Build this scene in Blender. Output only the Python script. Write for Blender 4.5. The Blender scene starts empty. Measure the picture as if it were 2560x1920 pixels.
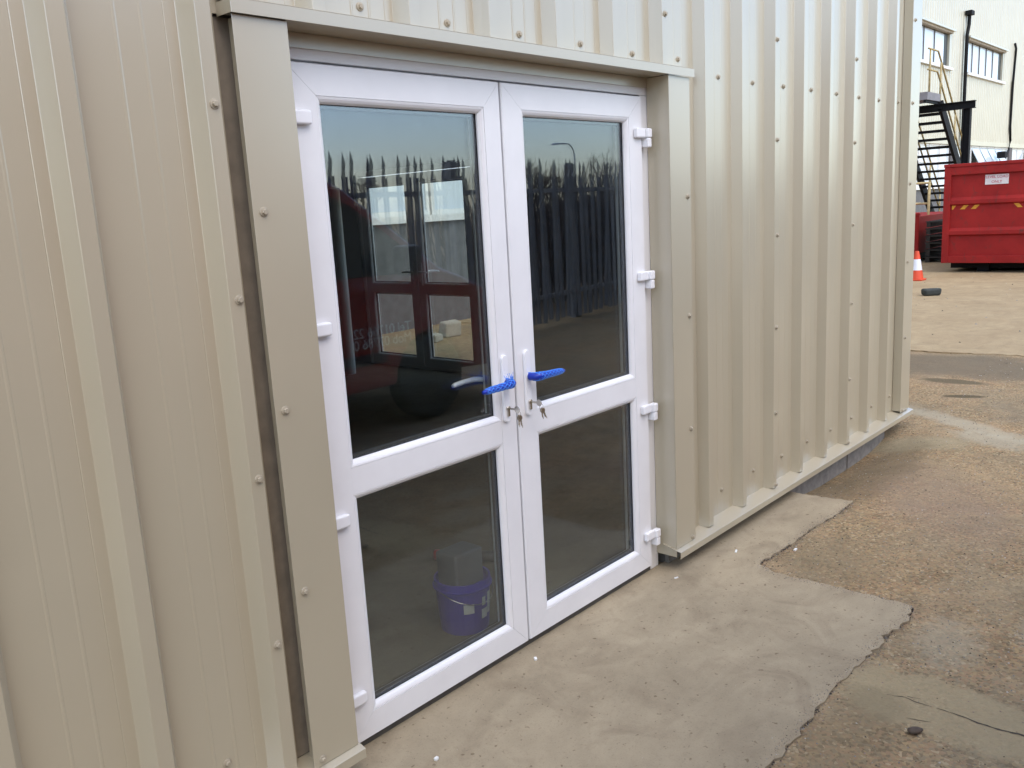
import bpy, bmesh, math, random
from mathutils import Matrix, Vector

# ------------------------------------------------------------------ camera, sky, sun, exposure
scene = bpy.context.scene
COL = scene.collection
random.seed(11)
PI = math.pi

cam_data = bpy.data.cameras.new('camera')
cam_data.sensor_width = 36.0
cam_data.lens = 2183.345 / 2560 * 36.0
cam_data.clip_start = 0.05
cam_data.clip_end = 800
cam = bpy.data.objects.new('camera', cam_data)
COL.objects.link(cam)
_r = Vector((0.66273, -0.74687, -0.05451)); _d = Vector((-0.18253, -0.09051, -0.97903)); _f = Vector((0.72627, 0.65878, -0.19631))
cam.matrix_world = Matrix(((_r.x, -_d.x, -_f.x, -1.6588), (_r.y, -_d.y, -_f.y, -1.9895), (_r.z, -_d.z, -_f.z, 1.63796), (0, 0, 0, 1)))
scene.camera = cam

SUN_EL, SUN_AZ = 54.0, 196.0          # azimuth clockwise from +Y
world = bpy.data.worlds.new('World')
scene.world = world
world.use_nodes = True
wn = world.node_tree.nodes; wl = world.node_tree.links
wn.clear()
w_out = wn.new('ShaderNodeOutputWorld'); w_bg = wn.new('ShaderNodeBackground'); w_sky = wn.new('ShaderNodeTexSky')
w_sky.sky_type = 'NISHITA'; w_sky.sun_disc = False
w_sky.sun_elevation = math.radians(SUN_EL); w_sky.sun_rotation = math.radians(SUN_AZ)
w_sky.air_density = 1.0; w_sky.dust_density = 1.4; w_sky.ozone_density = 1.0
w_bg.inputs['Strength'].default_value = 0.15
wl.new(w_sky.outputs[0], w_bg.inputs['Color']); wl.new(w_bg.outputs[0], w_out.inputs['Surface'])

sun_d = bpy.data.lights.new('sun', 'SUN')
sun_d.energy = 0.6; sun_d.angle = math.radians(90); sun_d.color = (1.0, 0.90, 0.72)
sun = bpy.data.objects.new('sun', sun_d); COL.objects.link(sun)
_e, _a = math.radians(SUN_EL), math.radians(SUN_AZ)
_sd = Vector((math.sin(_a) * math.cos(_e), math.cos(_a) * math.cos(_e), math.sin(_e)))
sun.rotation_euler = _sd.to_track_quat('Z', 'Y').to_euler()
sun.location = (0, 0, 30)

scene.view_settings.view_transform = 'Standard'
scene.view_settings.look = 'None'
scene.view_settings.gamma = 1.0
scene.view_settings.exposure = 1.42
scene.view_settings.use_curve_mapping = False
scene.render.engine = 'CYCLES'
scene.cycles.max_bounces = 10
scene.cycles.transparent_max_bounces = 24
scene.cycles.glossy_bounces = 6
scene.cycles.use_denoising = True

G = 0.02                               # level of the apron, floor and yard

# ------------------------------------------------------------------ helpers
def tag(o, label=None, cat=None, group=None, kind=None):
    if label: o['label'] = label
    if cat: o['category'] = cat
    if group: o['group'] = group
    if kind: o['kind'] = kind
    return o

def empty(name, loc, label, cat, group=None, rz=0.0):
    o = bpy.data.objects.new(name, None)
    o.empty_display_size = 0.1
    o.location = loc; o.rotation_euler = (0, 0, rz)
    COL.objects.link(o)
    return tag(o, label, cat, group)

def link(name, me, parent=None, mat=None, loc=None, rot=None):
    """links a mesh; coordinates are world coordinates whatever the parent is"""
    o = bpy.data.objects.new(name, me)
    COL.objects.link(o)
    if mat is not None and not me.materials:
        for m in (mat if isinstance(mat, (list, tuple)) else [mat]): me.materials.append(m)
    if loc is not None: o.location = loc
    if rot is not None: o.rotation_euler = rot
    if parent is not None:
        o.parent = parent
        if parent.type == 'EMPTY':
            o.matrix_parent_inverse = (Matrix.Translation(parent.location) @ parent.rotation_euler.to_matrix().to_4x4()).inverted()
        elif parent.get('_placed'):
            o.matrix_parent_inverse = (Matrix.Translation(parent.location) @ parent.rotation_euler.to_matrix().to_4x4()).inverted()
    return o

class MB:
    def __init__(self): self.v = []; self.f = []; self.m = []; self.mi = 0
    def vert(self, *p): self.v.append(tuple(p)); return len(self.v) - 1
    def face(self, *i): self.f.append(tuple(i)); self.m.append(self.mi)
    def box(self, x0, x1, y0, y1, z0, z1):
        b = len(self.v)
        self.v += [(x0, y0, z0), (x1, y0, z0), (x1, y1, z0), (x0, y1, z0), (x0, y0, z1), (x1, y0, z1), (x1, y1, z1), (x0, y1, z1)]
        for q in ((0, 3, 2, 1), (4, 5, 6, 7), (0, 1, 5, 4), (1, 2, 6, 5), (2, 3, 7, 6), (3, 0, 4, 7)): self.face(*[b + i for i in q])
        return self
    def hexa(self, P):
        b = len(self.v); self.v += [tuple(p) for p in P]
        for q in ((0, 3, 2, 1), (4, 5, 6, 7), (0, 1, 5, 4), (1, 2, 6, 5), (2, 3, 7, 6), (3, 0, 4, 7)): self.face(*[b + i for i in q])
        return self
    def bar(self, a, b, w, h, up=(0, 0, 1)):
        """rectangular bar from a to b"""
        a = Vector(a); b = Vector(b); d = (b - a).normalized(); u = Vector(up)
        s = d.cross(u)
        if s.length < 1e-6: s = d.cross(Vector((1, 0, 0)))
        s.normalize(); u = s.cross(d).normalized()
        P = []
        for p in (a, b):
            for (i, j) in ((-1, -1), (1, -1), (1, 1), (-1, 1)): P.append(p + s * (w / 2 * i) + u * (h / 2 * j))
        return self.hexa(P)
    def tube(self, path, r, n=8, cap=True):
        path = [Vector(p) for p in path]; rings = []
        k = len(path)
        for i, p in enumerate(path):
            d = (path[min(i + 1, k - 1)] - path[max(i - 1, 0)])
            d = d.normalized() if d.length > 1e-9 else Vector((0, 0, 1))
            ref = Vector((0, 0, 1)) if abs(d.z) < 0.9 else Vector((1, 0, 0))
            s = d.cross(ref).normalized(); u = s.cross(d).normalized()
            rr = r[i] if isinstance(r, (list, tuple)) else r
            rings.append([self.vert(*(p + s * (rr * math.cos(2 * PI * j / n)) + u * (rr * math.sin(2 * PI * j / n)))) for j in range(n)])
        for i in range(k - 1):
            for j in range(n): self.face(rings[i][j], rings[i + 1][j], rings[i + 1][(j + 1) % n], rings[i][(j + 1) % n])
        if cap: self.face(*rings[0]); self.face(*reversed(rings[-1]))
        return self
    def lathe(self, prof, n=24, c=(0, 0, 0), axis='z'):
        rings = []
        for (r, h) in prof:
            ring = []
            for j in range(n):
                a = 2 * PI * j / n; x, y = r * math.cos(a), r * math.sin(a)
                p = (x, y, h) if axis == 'z' else ((x, -h, y) if axis == 'y' else (h, x, y))
                ring.append(self.vert(p[0] + c[0], p[1] + c[1], p[2] + c[2]))
            rings.append(ring)
        for i in range(len(rings) - 1):
            for j in range(n): self.face(rings[i][j], rings[i][(j + 1) % n], rings[i + 1][(j + 1) % n], rings[i + 1][j])
        self.face(*reversed(rings[0])); self.face(*rings[-1])
        return self
    def prism(self, pts, a, b, plane='xz'):
        """polygon pts extruded between a and b along the missing axis"""
        def P(p, t): return {'xz': (p[0], t, p[1]), 'yz': (t, p[0], p[1]), 'xy': (p[0], p[1], t)}[plane]
        A = [self.vert(*P(p, a)) for p in pts]; B = [self.vert(*P(p, b)) for p in pts]; n = len(pts)
        self.face(*A); self.face(*reversed(B))
        for i in range(n): self.face(A[i], B[i], B[(i + 1) % n], A[(i + 1) % n])
        return self
    def strip(self, prof, z0, z1):
        """open profile (x,y) swept vertically from z0 to z1 (numbers or per-point lists)"""
        lo = [self.vert(x, y, z0) for x, y in prof]; hi = [self.vert(x, y, z1) for x, y in prof]
        for i in range(len(prof) - 1): self.face(lo[i], lo[i + 1], hi[i + 1], hi[i])
        return self
    def mesh(self, name, tf=None, smooth=False):
        me = bpy.data.meshes.new(name)
        vs = [tuple(tf(p)) for p in self.v] if tf else self.v
        me.from_pydata(vs, [], self.f)
        me.polygons.foreach_set('material_index', self.m)
        if smooth: me.polygons.foreach_set('use_smooth', [True] * len(me.polygons))
        bm = bmesh.new(); bm.from_mesh(me)
        bmesh.ops.recalc_face_normals(bm, faces=bm.faces) if not getattr(self, 'keep', False) else None
        bm.to_mesh(me); bm.free(); me.update()
        return me
    def build(self, name, mat, parent=None, tf=None, smooth=False, bevel=0.0, seg=2, loc=None, rot=None):
        o = link(name, self.mesh(name, tf, smooth), parent, mat, loc, rot)
        if bevel > 0:
            md = o.modifiers.new('bevel', 'BEVEL'); md.width = bevel; md.segments = seg; md.limit_method = 'ANGLE'; md.angle_limit = math.radians(40)
        return o

# ------------------------------------------------------------------ materials
def mat_new(name):
    m = bpy.data.materials.new(name); m.use_nodes = True
    nt = m.node_tree; b = nt.nodes['Principled BSDF']
    return m, nt, b

def N(nt, t, **kw):
    n = nt.nodes.new(t)
    for k, v in kw.items(): setattr(n, k, v)
    return n

def pos_noise(nt, scale, detail=4, rough=0.55, dist=0.0, vec=None):
    n = N(nt, 'ShaderNodeTexNoise'); n.inputs['Scale'].default_value = scale; n.inputs['Detail'].default_value = detail
    n.inputs['Roughness'].default_value = rough; n.inputs['Distortion'].default_value = dist
    if vec is None:
        g = N(nt, 'ShaderNodeNewGeometry'); vec = g.outputs['Position']
    nt.links.new(vec, n.inputs['Vector'])
    return n

def ramp(nt, src, stops, interp='LINEAR'):
    r = N(nt, 'ShaderNodeValToRGB'); r.color_ramp.interpolation = interp
    while len(r.color_ramp.elements) > 1: r.color_ramp.elements.remove(r.color_ramp.elements[-1])
    for i, (p, c) in enumerate(stops):
        c4 = (*c, 1.0) if len(c) == 3 else c
        if i == 0: r.color_ramp.elements[0].position = p; r.color_ramp.elements[0].color = c4
        else: r.color_ramp.elements.new(p).color = c4
    nt.links.new(src, r.inputs['Fac'])
    return r

def mixc(nt, fac, a, b, blend='MIX'):
    m = N(nt, 'ShaderNodeMix', data_type='RGBA', blend_type=blend)
    for sock, v in ((m.inputs[0], fac), (m.inputs[6], a), (m.inputs[7], b)):
        if hasattr(v, 'is_linked') or isinstance(v, bpy.types.NodeSocket): nt.links.new(v, sock)
        else: sock.default_value = v if isinstance(v, float) else ((*v, 1.0) if len(v) == 3 else v)
    return m.outputs[2]

def bump(nt, b, src, strength, distance=0.01, normal=None):
    bp = N(nt, 'ShaderNodeBump'); bp.inputs['Strength'].default_value = strength; bp.inputs['Distance'].default_value = distance
    nt.links.new(src, bp.inputs['Height'])
    if normal is not None: nt.links.new(normal, bp.inputs['Normal'])
    nt.links.new(bp.outputs[0], b.inputs['Normal'])
    return bp.outputs[0]

def simple(name, col, rough=0.5, metal=0.0, var=0.08, scale=6.0, bmp=0.0, bscale=60.0, spec=0.5, coat=0.0, rv=0.07):
    """paint-like material: colour with slight mottling and optional fine relief"""
    m, nt, b = mat_new(name)
    n = pos_noise(nt, scale, 5)
    lo = tuple(c * (1 - var) for c in col); hi = tuple(min(1, c * (1 + var)) for c in col)
    r = ramp(nt, n.outputs['Fac'], [(0.3, lo), (0.7, hi)])
    nt.links.new(r.outputs[0], b.inputs['Base Color'])
    n2 = pos_noise(nt, scale * 4, 4)
    mr = N(nt, 'ShaderNodeMapRange'); mr.inputs[3].default_value = max(0.02, rough - rv); mr.inputs[4].default_value = min(1, rough + rv)
    nt.links.new(n2.outputs['Fac'], mr.inputs[0]); nt.links.new(mr.outputs[0], b.inputs['Roughness'])
    b.inputs['Metallic'].default_value = metal
    b.inputs['Specular IOR Level'].default_value = spec
    b.inputs['Coat Weight'].default_value = coat; b.inputs['Coat Roughness'].default_value = 0.06
    if bmp > 0:
        n3 = pos_noise(nt, bscale, 3)
        bump(nt, b, n3.outputs['Fac'], bmp, 0.002)
    return m

def glass_mat(name, tint=(0.86, 0.90, 0.88), wav=0.0, r0=0.068):
    m = bpy.data.materials.new(name); m.use_nodes = True; nt = m.node_tree; nt.nodes.clear()
    out = N(nt, 'ShaderNodeOutputMaterial'); mix = N(nt, 'ShaderNodeMixShader'); tr = N(nt, 'ShaderNodeBsdfTransparent'); gl = N(nt, 'ShaderNodeBsdfGlossy')
    tr.inputs[0].default_value = (*tint, 1); gl.inputs['Roughness'].default_value = 0.0; gl.inputs['Color'].default_value = (0.83, 0.89, 1.0, 1)   # reflection tinted blue to make the mirrored sky bluer
    g = N(nt, 'ShaderNodeNewGeometry'); dp = N(nt, 'ShaderNodeVectorMath', operation='DOT_PRODUCT')
    nt.links.new(g.outputs['Incoming'], dp.inputs[0]); nt.links.new(g.outputs['Normal'], dp.inputs[1])
    def math_(op, a, b=None):
        n = N(nt, 'ShaderNodeMath', operation=op)
        for s, v in ((n.inputs[0], a), (n.inputs[1], b)):
            if v is None: continue
            if isinstance(v, (int, float)): s.default_value = v
            else: nt.links.new(v, s)
        return n.outputs[0]
    c = math_('ABSOLUTE', dp.outputs['Value'])
    k = math_('POWER', math_('SUBTRACT', 1.0, c), 5.0)
    f = math_('ADD', math_('MULTIPLY', k, 1 - r0), r0)          # Schlick
    nt.links.new(f, mix.inputs[0]); nt.links.new(tr.outputs[0], mix.inputs[1]); nt.links.new(gl.outputs[0], mix.inputs[2])
    if wav > 0:
        n = pos_noise(nt, 1.6, 2); bp = N(nt, 'ShaderNodeBump'); bp.inputs['Strength'].default_value = wav; bp.inputs['Distance'].default_value = 0.01
        nt.links.new(n.outputs['Fac'], bp.inputs['Height']); nt.links.new(bp.outputs[0], gl.inputs['Normal'])
    nt.links.new(mix.outputs[0], out.inputs['Surface'])
    return m

CREAM = (0.435, 0.385, 0.278)
def cladding_mat(name, col, rough=0.28, wav=0.05):
    m, nt, b = mat_new(name)
    n = pos_noise(nt, 1.3, 4); r = ramp(nt, n.outputs['Fac'], [(0.3, tuple(c * 0.955 for c in col)), (0.7, tuple(c * 1.04 for c in col))])
    c = r.outputs[0]
    nt.links.new(c, b.inputs['Base Color'])
    b.inputs['Roughness'].default_value = rough
    b.inputs['IOR'].default_value = 1.8; b.inputs['Coat Weight'].default_value = 1.0; b.inputs['Coat Roughness'].default_value = 0.24; b.inputs['Coat IOR'].default_value = 1.6
    w = pos_noise(nt, 2.2, 2, 0.5); nb = N(nt, 'ShaderNodeBump'); nb.inputs['Strength'].default_value = wav; nb.inputs['Distance'].default_value = 0.03
    nt.links.new(w.outputs['Fac'], nb.inputs['Height'])
    nt.links.new(nb.outputs[0], b.inputs['Normal'])
    return m

M = {}
M['clad'] = cladding_mat('cream_coated_steel', CREAM)
M['flash'] = cladding_mat('cream_flashing_steel', tuple(c * 1.0 for c in CREAM), 0.33, 0.07)
M['upvc'] = simple('white_upvc', (0.80, 0.795, 0.805), 0.30, var=0.025, scale=9.0, spec=0.5, rv=0.01)
M['upvc_dirty'] = simple('white_upvc_frame', (0.76, 0.755, 0.75), 0.34, var=0.02, scale=5.0, spec=0.5, rv=0.015)
M['hinge'] = simple('white_hinge_plastic', (0.84, 0.84, 0.86), 0.3, var=0.01)
M['gasket'] = simple('black_rubber_gasket', (0.02, 0.02, 0.022), 0.6)
M['spacer'] = simple('grey_spacer_bar', (0.10, 0.10, 0.10), 0.35, 0.6)
M['screw'] = simple('cream_screw_cap', (0.38, 0.33, 0.245), 0.45, var=0.04)
M['screw2'] = simple('galvanised_screw_cap', (0.40, 0.38, 0.34), 0.4, 0.3, var=0.05)
M['glass_out'] = glass_mat('outer_glass', (0.965, 0.98, 0.97), 0.0, 0.085)
M['glass_in'] = glass_mat('inner_glass', (0.96, 0.975, 0.965), 0.0, 0.020)
M['alu'] = simple('dark_threshold_alloy', (0.10, 0.095, 0.09), 0.5, 0.4, var=0.2, scale=30)
M['steel'] = simple('nickel_steel', (0.55, 0.52, 0.47), 0.25, 1.0, var=0.06, scale=80)
M['brass'] = simple('brassy_key_steel', (0.50, 0.43, 0.33), 0.3, 1.0, var=0.08, scale=90)
M['blue'] = simple('blue_netting_plastic', (0.003, 0.028, 0.36), 0.4, var=0.15, scale=60)
M['bluenet'] = simple('light_blue_netting_strand', (0.07, 0.27, 0.95), 0.25, var=0.2, scale=200)
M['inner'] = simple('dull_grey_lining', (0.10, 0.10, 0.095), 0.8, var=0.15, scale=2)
M['whitepost'] = simple('white_painted_post', (0.70, 0.71, 0.70), 0.45, var=0.06)
M['block'] = simple('grey_concrete_block', (0.22, 0.205, 0.185), 0.92, var=0.22, scale=25, bmp=0.5, bscale=180)
M['mortar'] = simple('dark_mortar', (0.13, 0.12, 0.105), 0.95, var=0.2, scale=40)

def concrete(name, c_lo, c_hi, c_stain, spot=0.5, bmp=0.25):
    m, nt, b = mat_new(name)
    n1 = pos_noise(nt, 1.6, 6, 0.62, 0.6); base = ramp(nt, n1.outputs['Fac'], [(0.32, c_lo), (0.68, c_hi)])
    n2 = pos_noise(nt, 4.5, 5, 0.6, 1.2); s = ramp(nt, n2.outputs['Fac'], [(0.50, (0, 0, 0)), (0.72, (1, 1, 1))])
    c = mixc(nt, s.outputs[0], base.outputs[0], c_stain)
    m1 = N(nt, 'ShaderNodeMath', operation='MULTIPLY'); m1.inputs[1].default_value = 0.6
    nt.links.new(s.outputs[0], m1.inputs[0]); nt.links.new(m1.outputs[0], c.node.inputs[0])
    g = pos_noise(nt, 170.0, 5, 0.8); sp = ramp(nt, g.outputs['Fac'], [(0.34, (0.60, 0.57, 0.54)), (0.42, (0.97, 0.97, 0.97)), (0.70, (1.06, 1.06, 1.05))])
    c2 = mixc(nt, spot, c, sp.outputs[0], 'MULTIPLY')
    k = pos_noise(nt, 45.0, 2, 0.5); ks = ramp(nt, k.outputs['Fac'], [(0.27, (0.50, 0.45, 0.40)), (0.34, (1, 1, 1))])
    c3 = mixc(nt, 0.8, c2, ks.outputs[0], 'MULTIPLY')
    # broad trowel sweeps
    mp = N(nt, 'ShaderNodeMapping'); gg = N(nt, 'ShaderNodeNewGeometry'); nt.links.new(gg.outputs['Position'], mp.inputs['Vector'])
    mp.inputs['Rotation'].default_value = (0, 0, 0.5); mp.inputs['Scale'].default_value = (2.2, 4.0, 1.0)
    t = pos_noise(nt, 1.0, 5, 0.6, 2.0, mp.outputs[0]); ts = ramp(nt, t.outputs['Fac'], [(0.35, (0.92, 0.915, 0.91)), (0.65, (1.06, 1.06, 1.06))])
    c4 = mixc(nt, 1.0, c3, ts.outputs[0], 'MULTIPLY')
    nt.links.new(c4, b.inputs['Base Color']); b.inputs['Roughness'].default_value = 0.88; b.inputs['Specular IOR Level'].default_value = 0.3
    h = pos_noise(nt, 90.0, 5, 0.7); bump(nt, b, h.outputs['Fac'], bmp * 1.5, 0.006)
    return m

M['apron'] = concrete('smooth_apron_concrete', (0.305, 0.251, 0.169), (0.409, 0.339, 0.23), (0.246, 0.194, 0.129), 0.7, 0.35)
M['slab'] = concrete('pale_yard_concrete', (0.323, 0.238, 0.135), (0.396, 0.304, 0.178), (0.271, 0.2, 0.117), 0.6, 0.3)
M['patch'] = concrete('pale_cement_patch', (0.36, 0.325, 0.265), (0.47, 0.42, 0.34), (0.30, 0.27, 0.225), 0.4, 0.15)
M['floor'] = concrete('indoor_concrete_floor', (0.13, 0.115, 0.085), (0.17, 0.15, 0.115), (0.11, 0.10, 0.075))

def ground_mat():
    m, nt, b = mat_new('weathered_aggregate_concrete')
    geo = N(nt, 'ShaderNodeNewGeometry'); P = geo.outputs['Position']
    big = pos_noise(nt, 0.9, 6, 0.62, 0.4, P)
    base = ramp(nt, big.outputs['Fac'], [(0.28, (0.254, 0.212, 0.15)), (0.45, (0.296, 0.244, 0.161)), (0.58, (0.331, 0.26, 0.166)), (0.75, (0.323, 0.244, 0.169))])
    mid = pos_noise(nt, 7.0, 6, 0.7, 0.5, P)
    midr = ramp(nt, mid.outputs['Fac'], [(0.32, (0.74, 0.73, 0.72)), (0.5, (1, 1, 1)), (0.68, (1.20, 1.17, 1.12))])
    c = mixc(nt, 0.75, base.outputs[0], midr.outputs[0], 'MULTIPLY')
    # exposed aggregate: stones of several colours
    v = N(nt, 'ShaderNodeTexVoronoi'); v.inputs['Scale'].default_value = 95.0; v.inputs['Randomness'].default_value = 1.0
    wob = pos_noise(nt, 30.0, 3, 0.5, 0.0, P); add = N(nt, 'ShaderNodeVectorMath', operation='MULTIPLY_ADD')
    nt.links.new(wob.outputs['Color'], add.inputs[0]); add.inputs[1].default_value = (0.02, 0.02, 0.02); nt.links.new(P, add.inputs[2])
    nt.links.new(add.outputs[0], v.inputs['Vector'])
    sep = N(nt, 'ShaderNodeSeparateColor'); nt.links.new(v.outputs['Color'], sep.inputs[0])
    st = ramp(nt, sep.outputs[0], [(0.0, (0.55, 0.48, 0.42)), (0.16, (1.0, 0.93, 0.82)), (0.34, (1.15, 0.90, 0.80)), (0.5, (0.80, 0.80, 0.78)), (0.64, (1.22, 1.08, 0.86)), (0.8, (1.02, 0.80, 0.68)), (0.94, (1.55, 1.5, 1.42))], 'CONSTANT')
    amt = pos_noise(nt, 2.1, 4, 0.6, 0.3, P); am = N(nt, 'ShaderNodeMapRange'); am.inputs[1].default_value = 0.35; am.inputs[2].default_value = 0.65; am.inputs[3].default_value = 0.30; am.inputs[4].default_value = 0.85
    nt.links.new(amt.outputs['Fac'], am.inputs[0])
    c = mixc(nt, am.outputs[0], c, mixc(nt, 1.0, c, st.outputs[0], 'MULTIPLY'))
    pits = pos_noise(nt, 60.0, 3, 0.6, 0.2, P); pr = ramp(nt, pits.outputs['Fac'], [(0.30, (0.38, 0.34, 0.30)), (0.37, (1, 1, 1))])
    c = mixc(nt, 0.8, c, pr.outputs[0], 'MULTIPLY')
    def stain(c, cx, cy, rx, ry, ang, col, strength, edge=0.45, wsc=3.0, wamt=0.55):
        s1 = N(nt, 'ShaderNodeVectorMath', operation='SUBTRACT'); nt.links.new(P, s1.inputs[0]); s1.inputs[1].default_value = (cx, cy, 0)
        vr = N(nt, 'ShaderNodeVectorRotate', rotation_type='Z_AXIS'); nt.links.new(s1.outputs[0], vr.inputs['Vector']); vr.inputs['Angle'].default_value = -math.radians(ang)
        s2 = N(nt, 'ShaderNodeVectorMath', operation='MULTIPLY'); nt.links.new(vr.outputs[0], s2.inputs[0]); s2.inputs[1].default_value = (1 / rx, 1 / ry, 0)
        ln = N(nt, 'ShaderNodeVectorMath', operation='LENGTH'); nt.links.new(s2.outputs[0], ln.inputs[0])
        nz = pos_noise(nt, wsc, 5, 0.65, 0.2, P)
        ma = N(nt, 'ShaderNodeMath', operation='MULTIPLY_ADD'); nt.links.new(nz.outputs['Fac'], ma.inputs[0]); ma.inputs[1].default_value = wamt * 2; nt.links.new(ln.outputs['Value'], ma.inputs[2])
        mr = N(nt, 'ShaderNodeMapRange', interpolation_type='SMOOTHSTEP'); nt.links.new(ma.outputs[0], mr.inputs[0])
        mr.inputs[1].default_value = 1.0 + wamt + edge * 0.5; mr.inputs[2].default_value = 1.0 + wamt - edge * 0.5; mr.inputs[3].default_value = 0.0; mr.inputs[4].default_value = strength
        return mixc(nt, mr.outputs[0], c, col)
    # pale cement wash in front of the corner, ochre stain by the plinth, damp hollows, grey-brown ground by the joint
    c = stain(c, 4.75, -0.38, 0.60, 0.10, 58, (0.42, 0.382, 0.286), 0.6, 0.9, 12, 0.8)
    c = stain(c, 4.42, -0.62, 0.28, 0.13, 60, (0.42, 0.382, 0.286), 0.55, 0.9, 12, 0.8)
    c = stain(c, 4.20, -0.20, 0.16, 0.36, 5, (0.35, 0.302, 0.197), 0.7, 0.8, 7)
    c = stain(c, 6.9, 0.3, 0.55, 1.6, 4, (0.161, 0.133, 0.095), 0.75, 0.8, 3)
    c = stain(c, 6.16, 0.08, 0.09, 0.26, 2, (0.13, 0.108, 0.068), 0.85, 0.4, 5, 0.35)
    c = stain(c, 5.62, -0.14, 0.055, 0.15, 14, (0.115, 0.094, 0.058), 0.9, 0.35, 6, 0.3)
    c = stain(c, 3.5, -0.22, 0.75, 0.22, 2, (0.14, 0.112, 0.071), 0.6, 0.9, 9)
    c = stain(c, 3.0, -0.75, 0.6, 0.3, 30, (0.259, 0.202, 0.15), 0.5, 1.0, 3)
    c = stain(c, 2.0, -0.55, 0.25, 0.2, 30, (0.21, 0.169, 0.105), 0.35, 0.9, 8)
    c = stain(c, 0.62, -1.12, 0.35, 0.13, 0, (0.21, 0.166, 0.102), 0.4, 0.9, 8)
    c = stain(c, 1.52, -1.16, 0.20, 0.10, 10, (0.385, 0.346, 0.252), 0.4, 0.9, 24, 1.1)
    c = stain(c, 1.75, -1.42, 0.16, 0.07, 10, (0.392, 0.36, 0.272), 0.4, 0.9, 24, 1.1)
    c = stain(c, 1.07, -1.30, 0.17, 0.40, -4, (0.378, 0.31, 0.19), 0.75, 0.5, 12, 0.7)
    c = stain(c, 0.98, -1.10, 0.10, 0.10, 0, (0.252, 0.205, 0.126), 0.6, 0.7, 9, 0.6)
    nt.links.new(c, b.inputs['Base Color']); b.inputs['Roughness'].default_value = 0.95; b.inputs['Specular IOR Level'].default_value = 0.05
    h1 = pos_noise(nt, 38.0, 6, 0.75, 0.0, P); hm = N(nt, 'ShaderNodeMath', operation='MULTIPLY_ADD')
    nt.links.new(v.outputs['Distance'], hm.inputs[0]); hm.inputs[1].default_value = -0.6; nt.links.new(h1.outputs['Fac'], hm.inputs[2])
    bump(nt, b, hm.outputs[0], 0.55, 0.012)
    return m
M['ground'] = ground_mat()

# ------------------------------------------------------------------ ground
def grid_axis(fine0, fine1, step, lo, hi):
    a = [lo, lo * 0.5, lo * 0.2, fine0 - 4]
    x = fine0
    while x < fine1: a.append(x); x += step
    a += [fine1, fine1 + 3, fine1 + 12, hi * 0.5, hi]
    return sorted(set(round(t, 4) for t in a))

def ground_z(x, y):
    z = G - 0.010
    # the yard dips beside the plinth at the far end of the wall
    z -= 0.105 * math.exp(-((x - 3.6) / 0.85) ** 4) * math.exp(-((y - 0.05) / 0.28) ** 2)
    if -3 < x < 9 and -4 < y < 1.0:
        z += 0.004 * math.sin(x * 3.1 + y * 1.7) * math.sin(y * 4.3 - x) + 0.002 * math.sin(x * 11 + 2 * y) * math.sin(9 * y)
    return z
gx = grid_axis(-2.0, 8.5, 0.09, -160, 220); gy = grid_axis(-3.6, 0.62, 0.06, -200, 160)
g = MB()
for y in gy:
    for x in gx: g.vert(x, y, ground_z(x, y))
nx = len(gx)
for j in range(len(gy) - 1):
    for i in range(nx - 1): g.face(j * nx + i, j * nx + i + 1, (j + 1) * nx + i + 1, (j + 1) * nx + i)
tag(g.build('ground', M['ground'], smooth=True), kind='structure')

def jagged(pts, step=0.03, amp=0.006, closed=True):
    out = []; n = len(pts)
    for i in range(n if closed else n - 1):
        a = pts[i]; b = pts[(i + 1) % n]; L = math.hypot(b[0] - a[0], b[1] - a[1]); k = max(1, int(L / step))
        for j in range(k):
            t = j / k; out.append((a[0] + (b[0] - a[0]) * t + random.gauss(0, amp), a[1] + (b[1] - a[1]) * t + random.gauss(0, amp)))
    return out

def sheet(name, pts, z, mat, skirt=0.06, dome=0.0):
    bm = bmesh.new()
    vs = [bm.verts.new((p[0], p[1], z)) for p in pts]
    f = bm.faces.new(vs)
    r = bmesh.ops.extrude_face_region(bm, geom=[f])
    nv = [e for e in r['geom'] if isinstance(e, bmesh.types.BMVert)]
    for v in nv: v.co.z -= skirt
    bmesh.ops.recalc_face_normals(bm, faces=bm.faces)
    bmesh.ops.triangulate(bm, faces=bm.faces)
    me = bpy.data.meshes.new(name); bm.to_mesh(me); bm.free()
    return tag(link(name, me, None, mat), kind='structure')

edge_px = [(2.774, -0.129), (2.792, -0.339), (2.581, -0.348), (2.317, -0.323), (2.073, -0.328), (1.92, -0.321), (1.772, -0.307), (1.727, -0.412), (1.724, -0.511), (1.729, -0.572), (1.728, -0.697), (1.733, -0.813), (1.733, -0.915), (1.725, -0.984), (1.597, -1.003), (1.482, -0.983), (1.269, -0.98), (1.091, -0.971), (0.919, -0.965), (0.773, -0.978), (0.631, -0.98), (0.456, -0.979)]
outer = jagged(edge_px + [(-0.62, -0.975)], 0.025, 0.005, closed=False)
apron = [(2.774, 0.05)] + outer + [(-0.62, -0.975), (-0.62, 0.05), (-0.30, 0.05), (-0.30, 0.135), (1.515, 0.135), (1.515, 0.05)]
sheet('concrete_apron', apron, G, M['apron'], 0.08)
sheet('yard_slab', jagged([(7.50, 7.4), (7.50, 0.56), (7.54, 0.19), (7.585, -0.143), (7.7, -4.5)], 0.06, 0.012, closed=False) + [(7.7, -4.5), (60, -4.5), (60, 7.4)], G, M['slab'], 0.05)

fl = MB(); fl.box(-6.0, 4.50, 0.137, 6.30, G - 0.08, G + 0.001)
tag(fl.build('floor', M['floor']), kind='structure')

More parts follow.
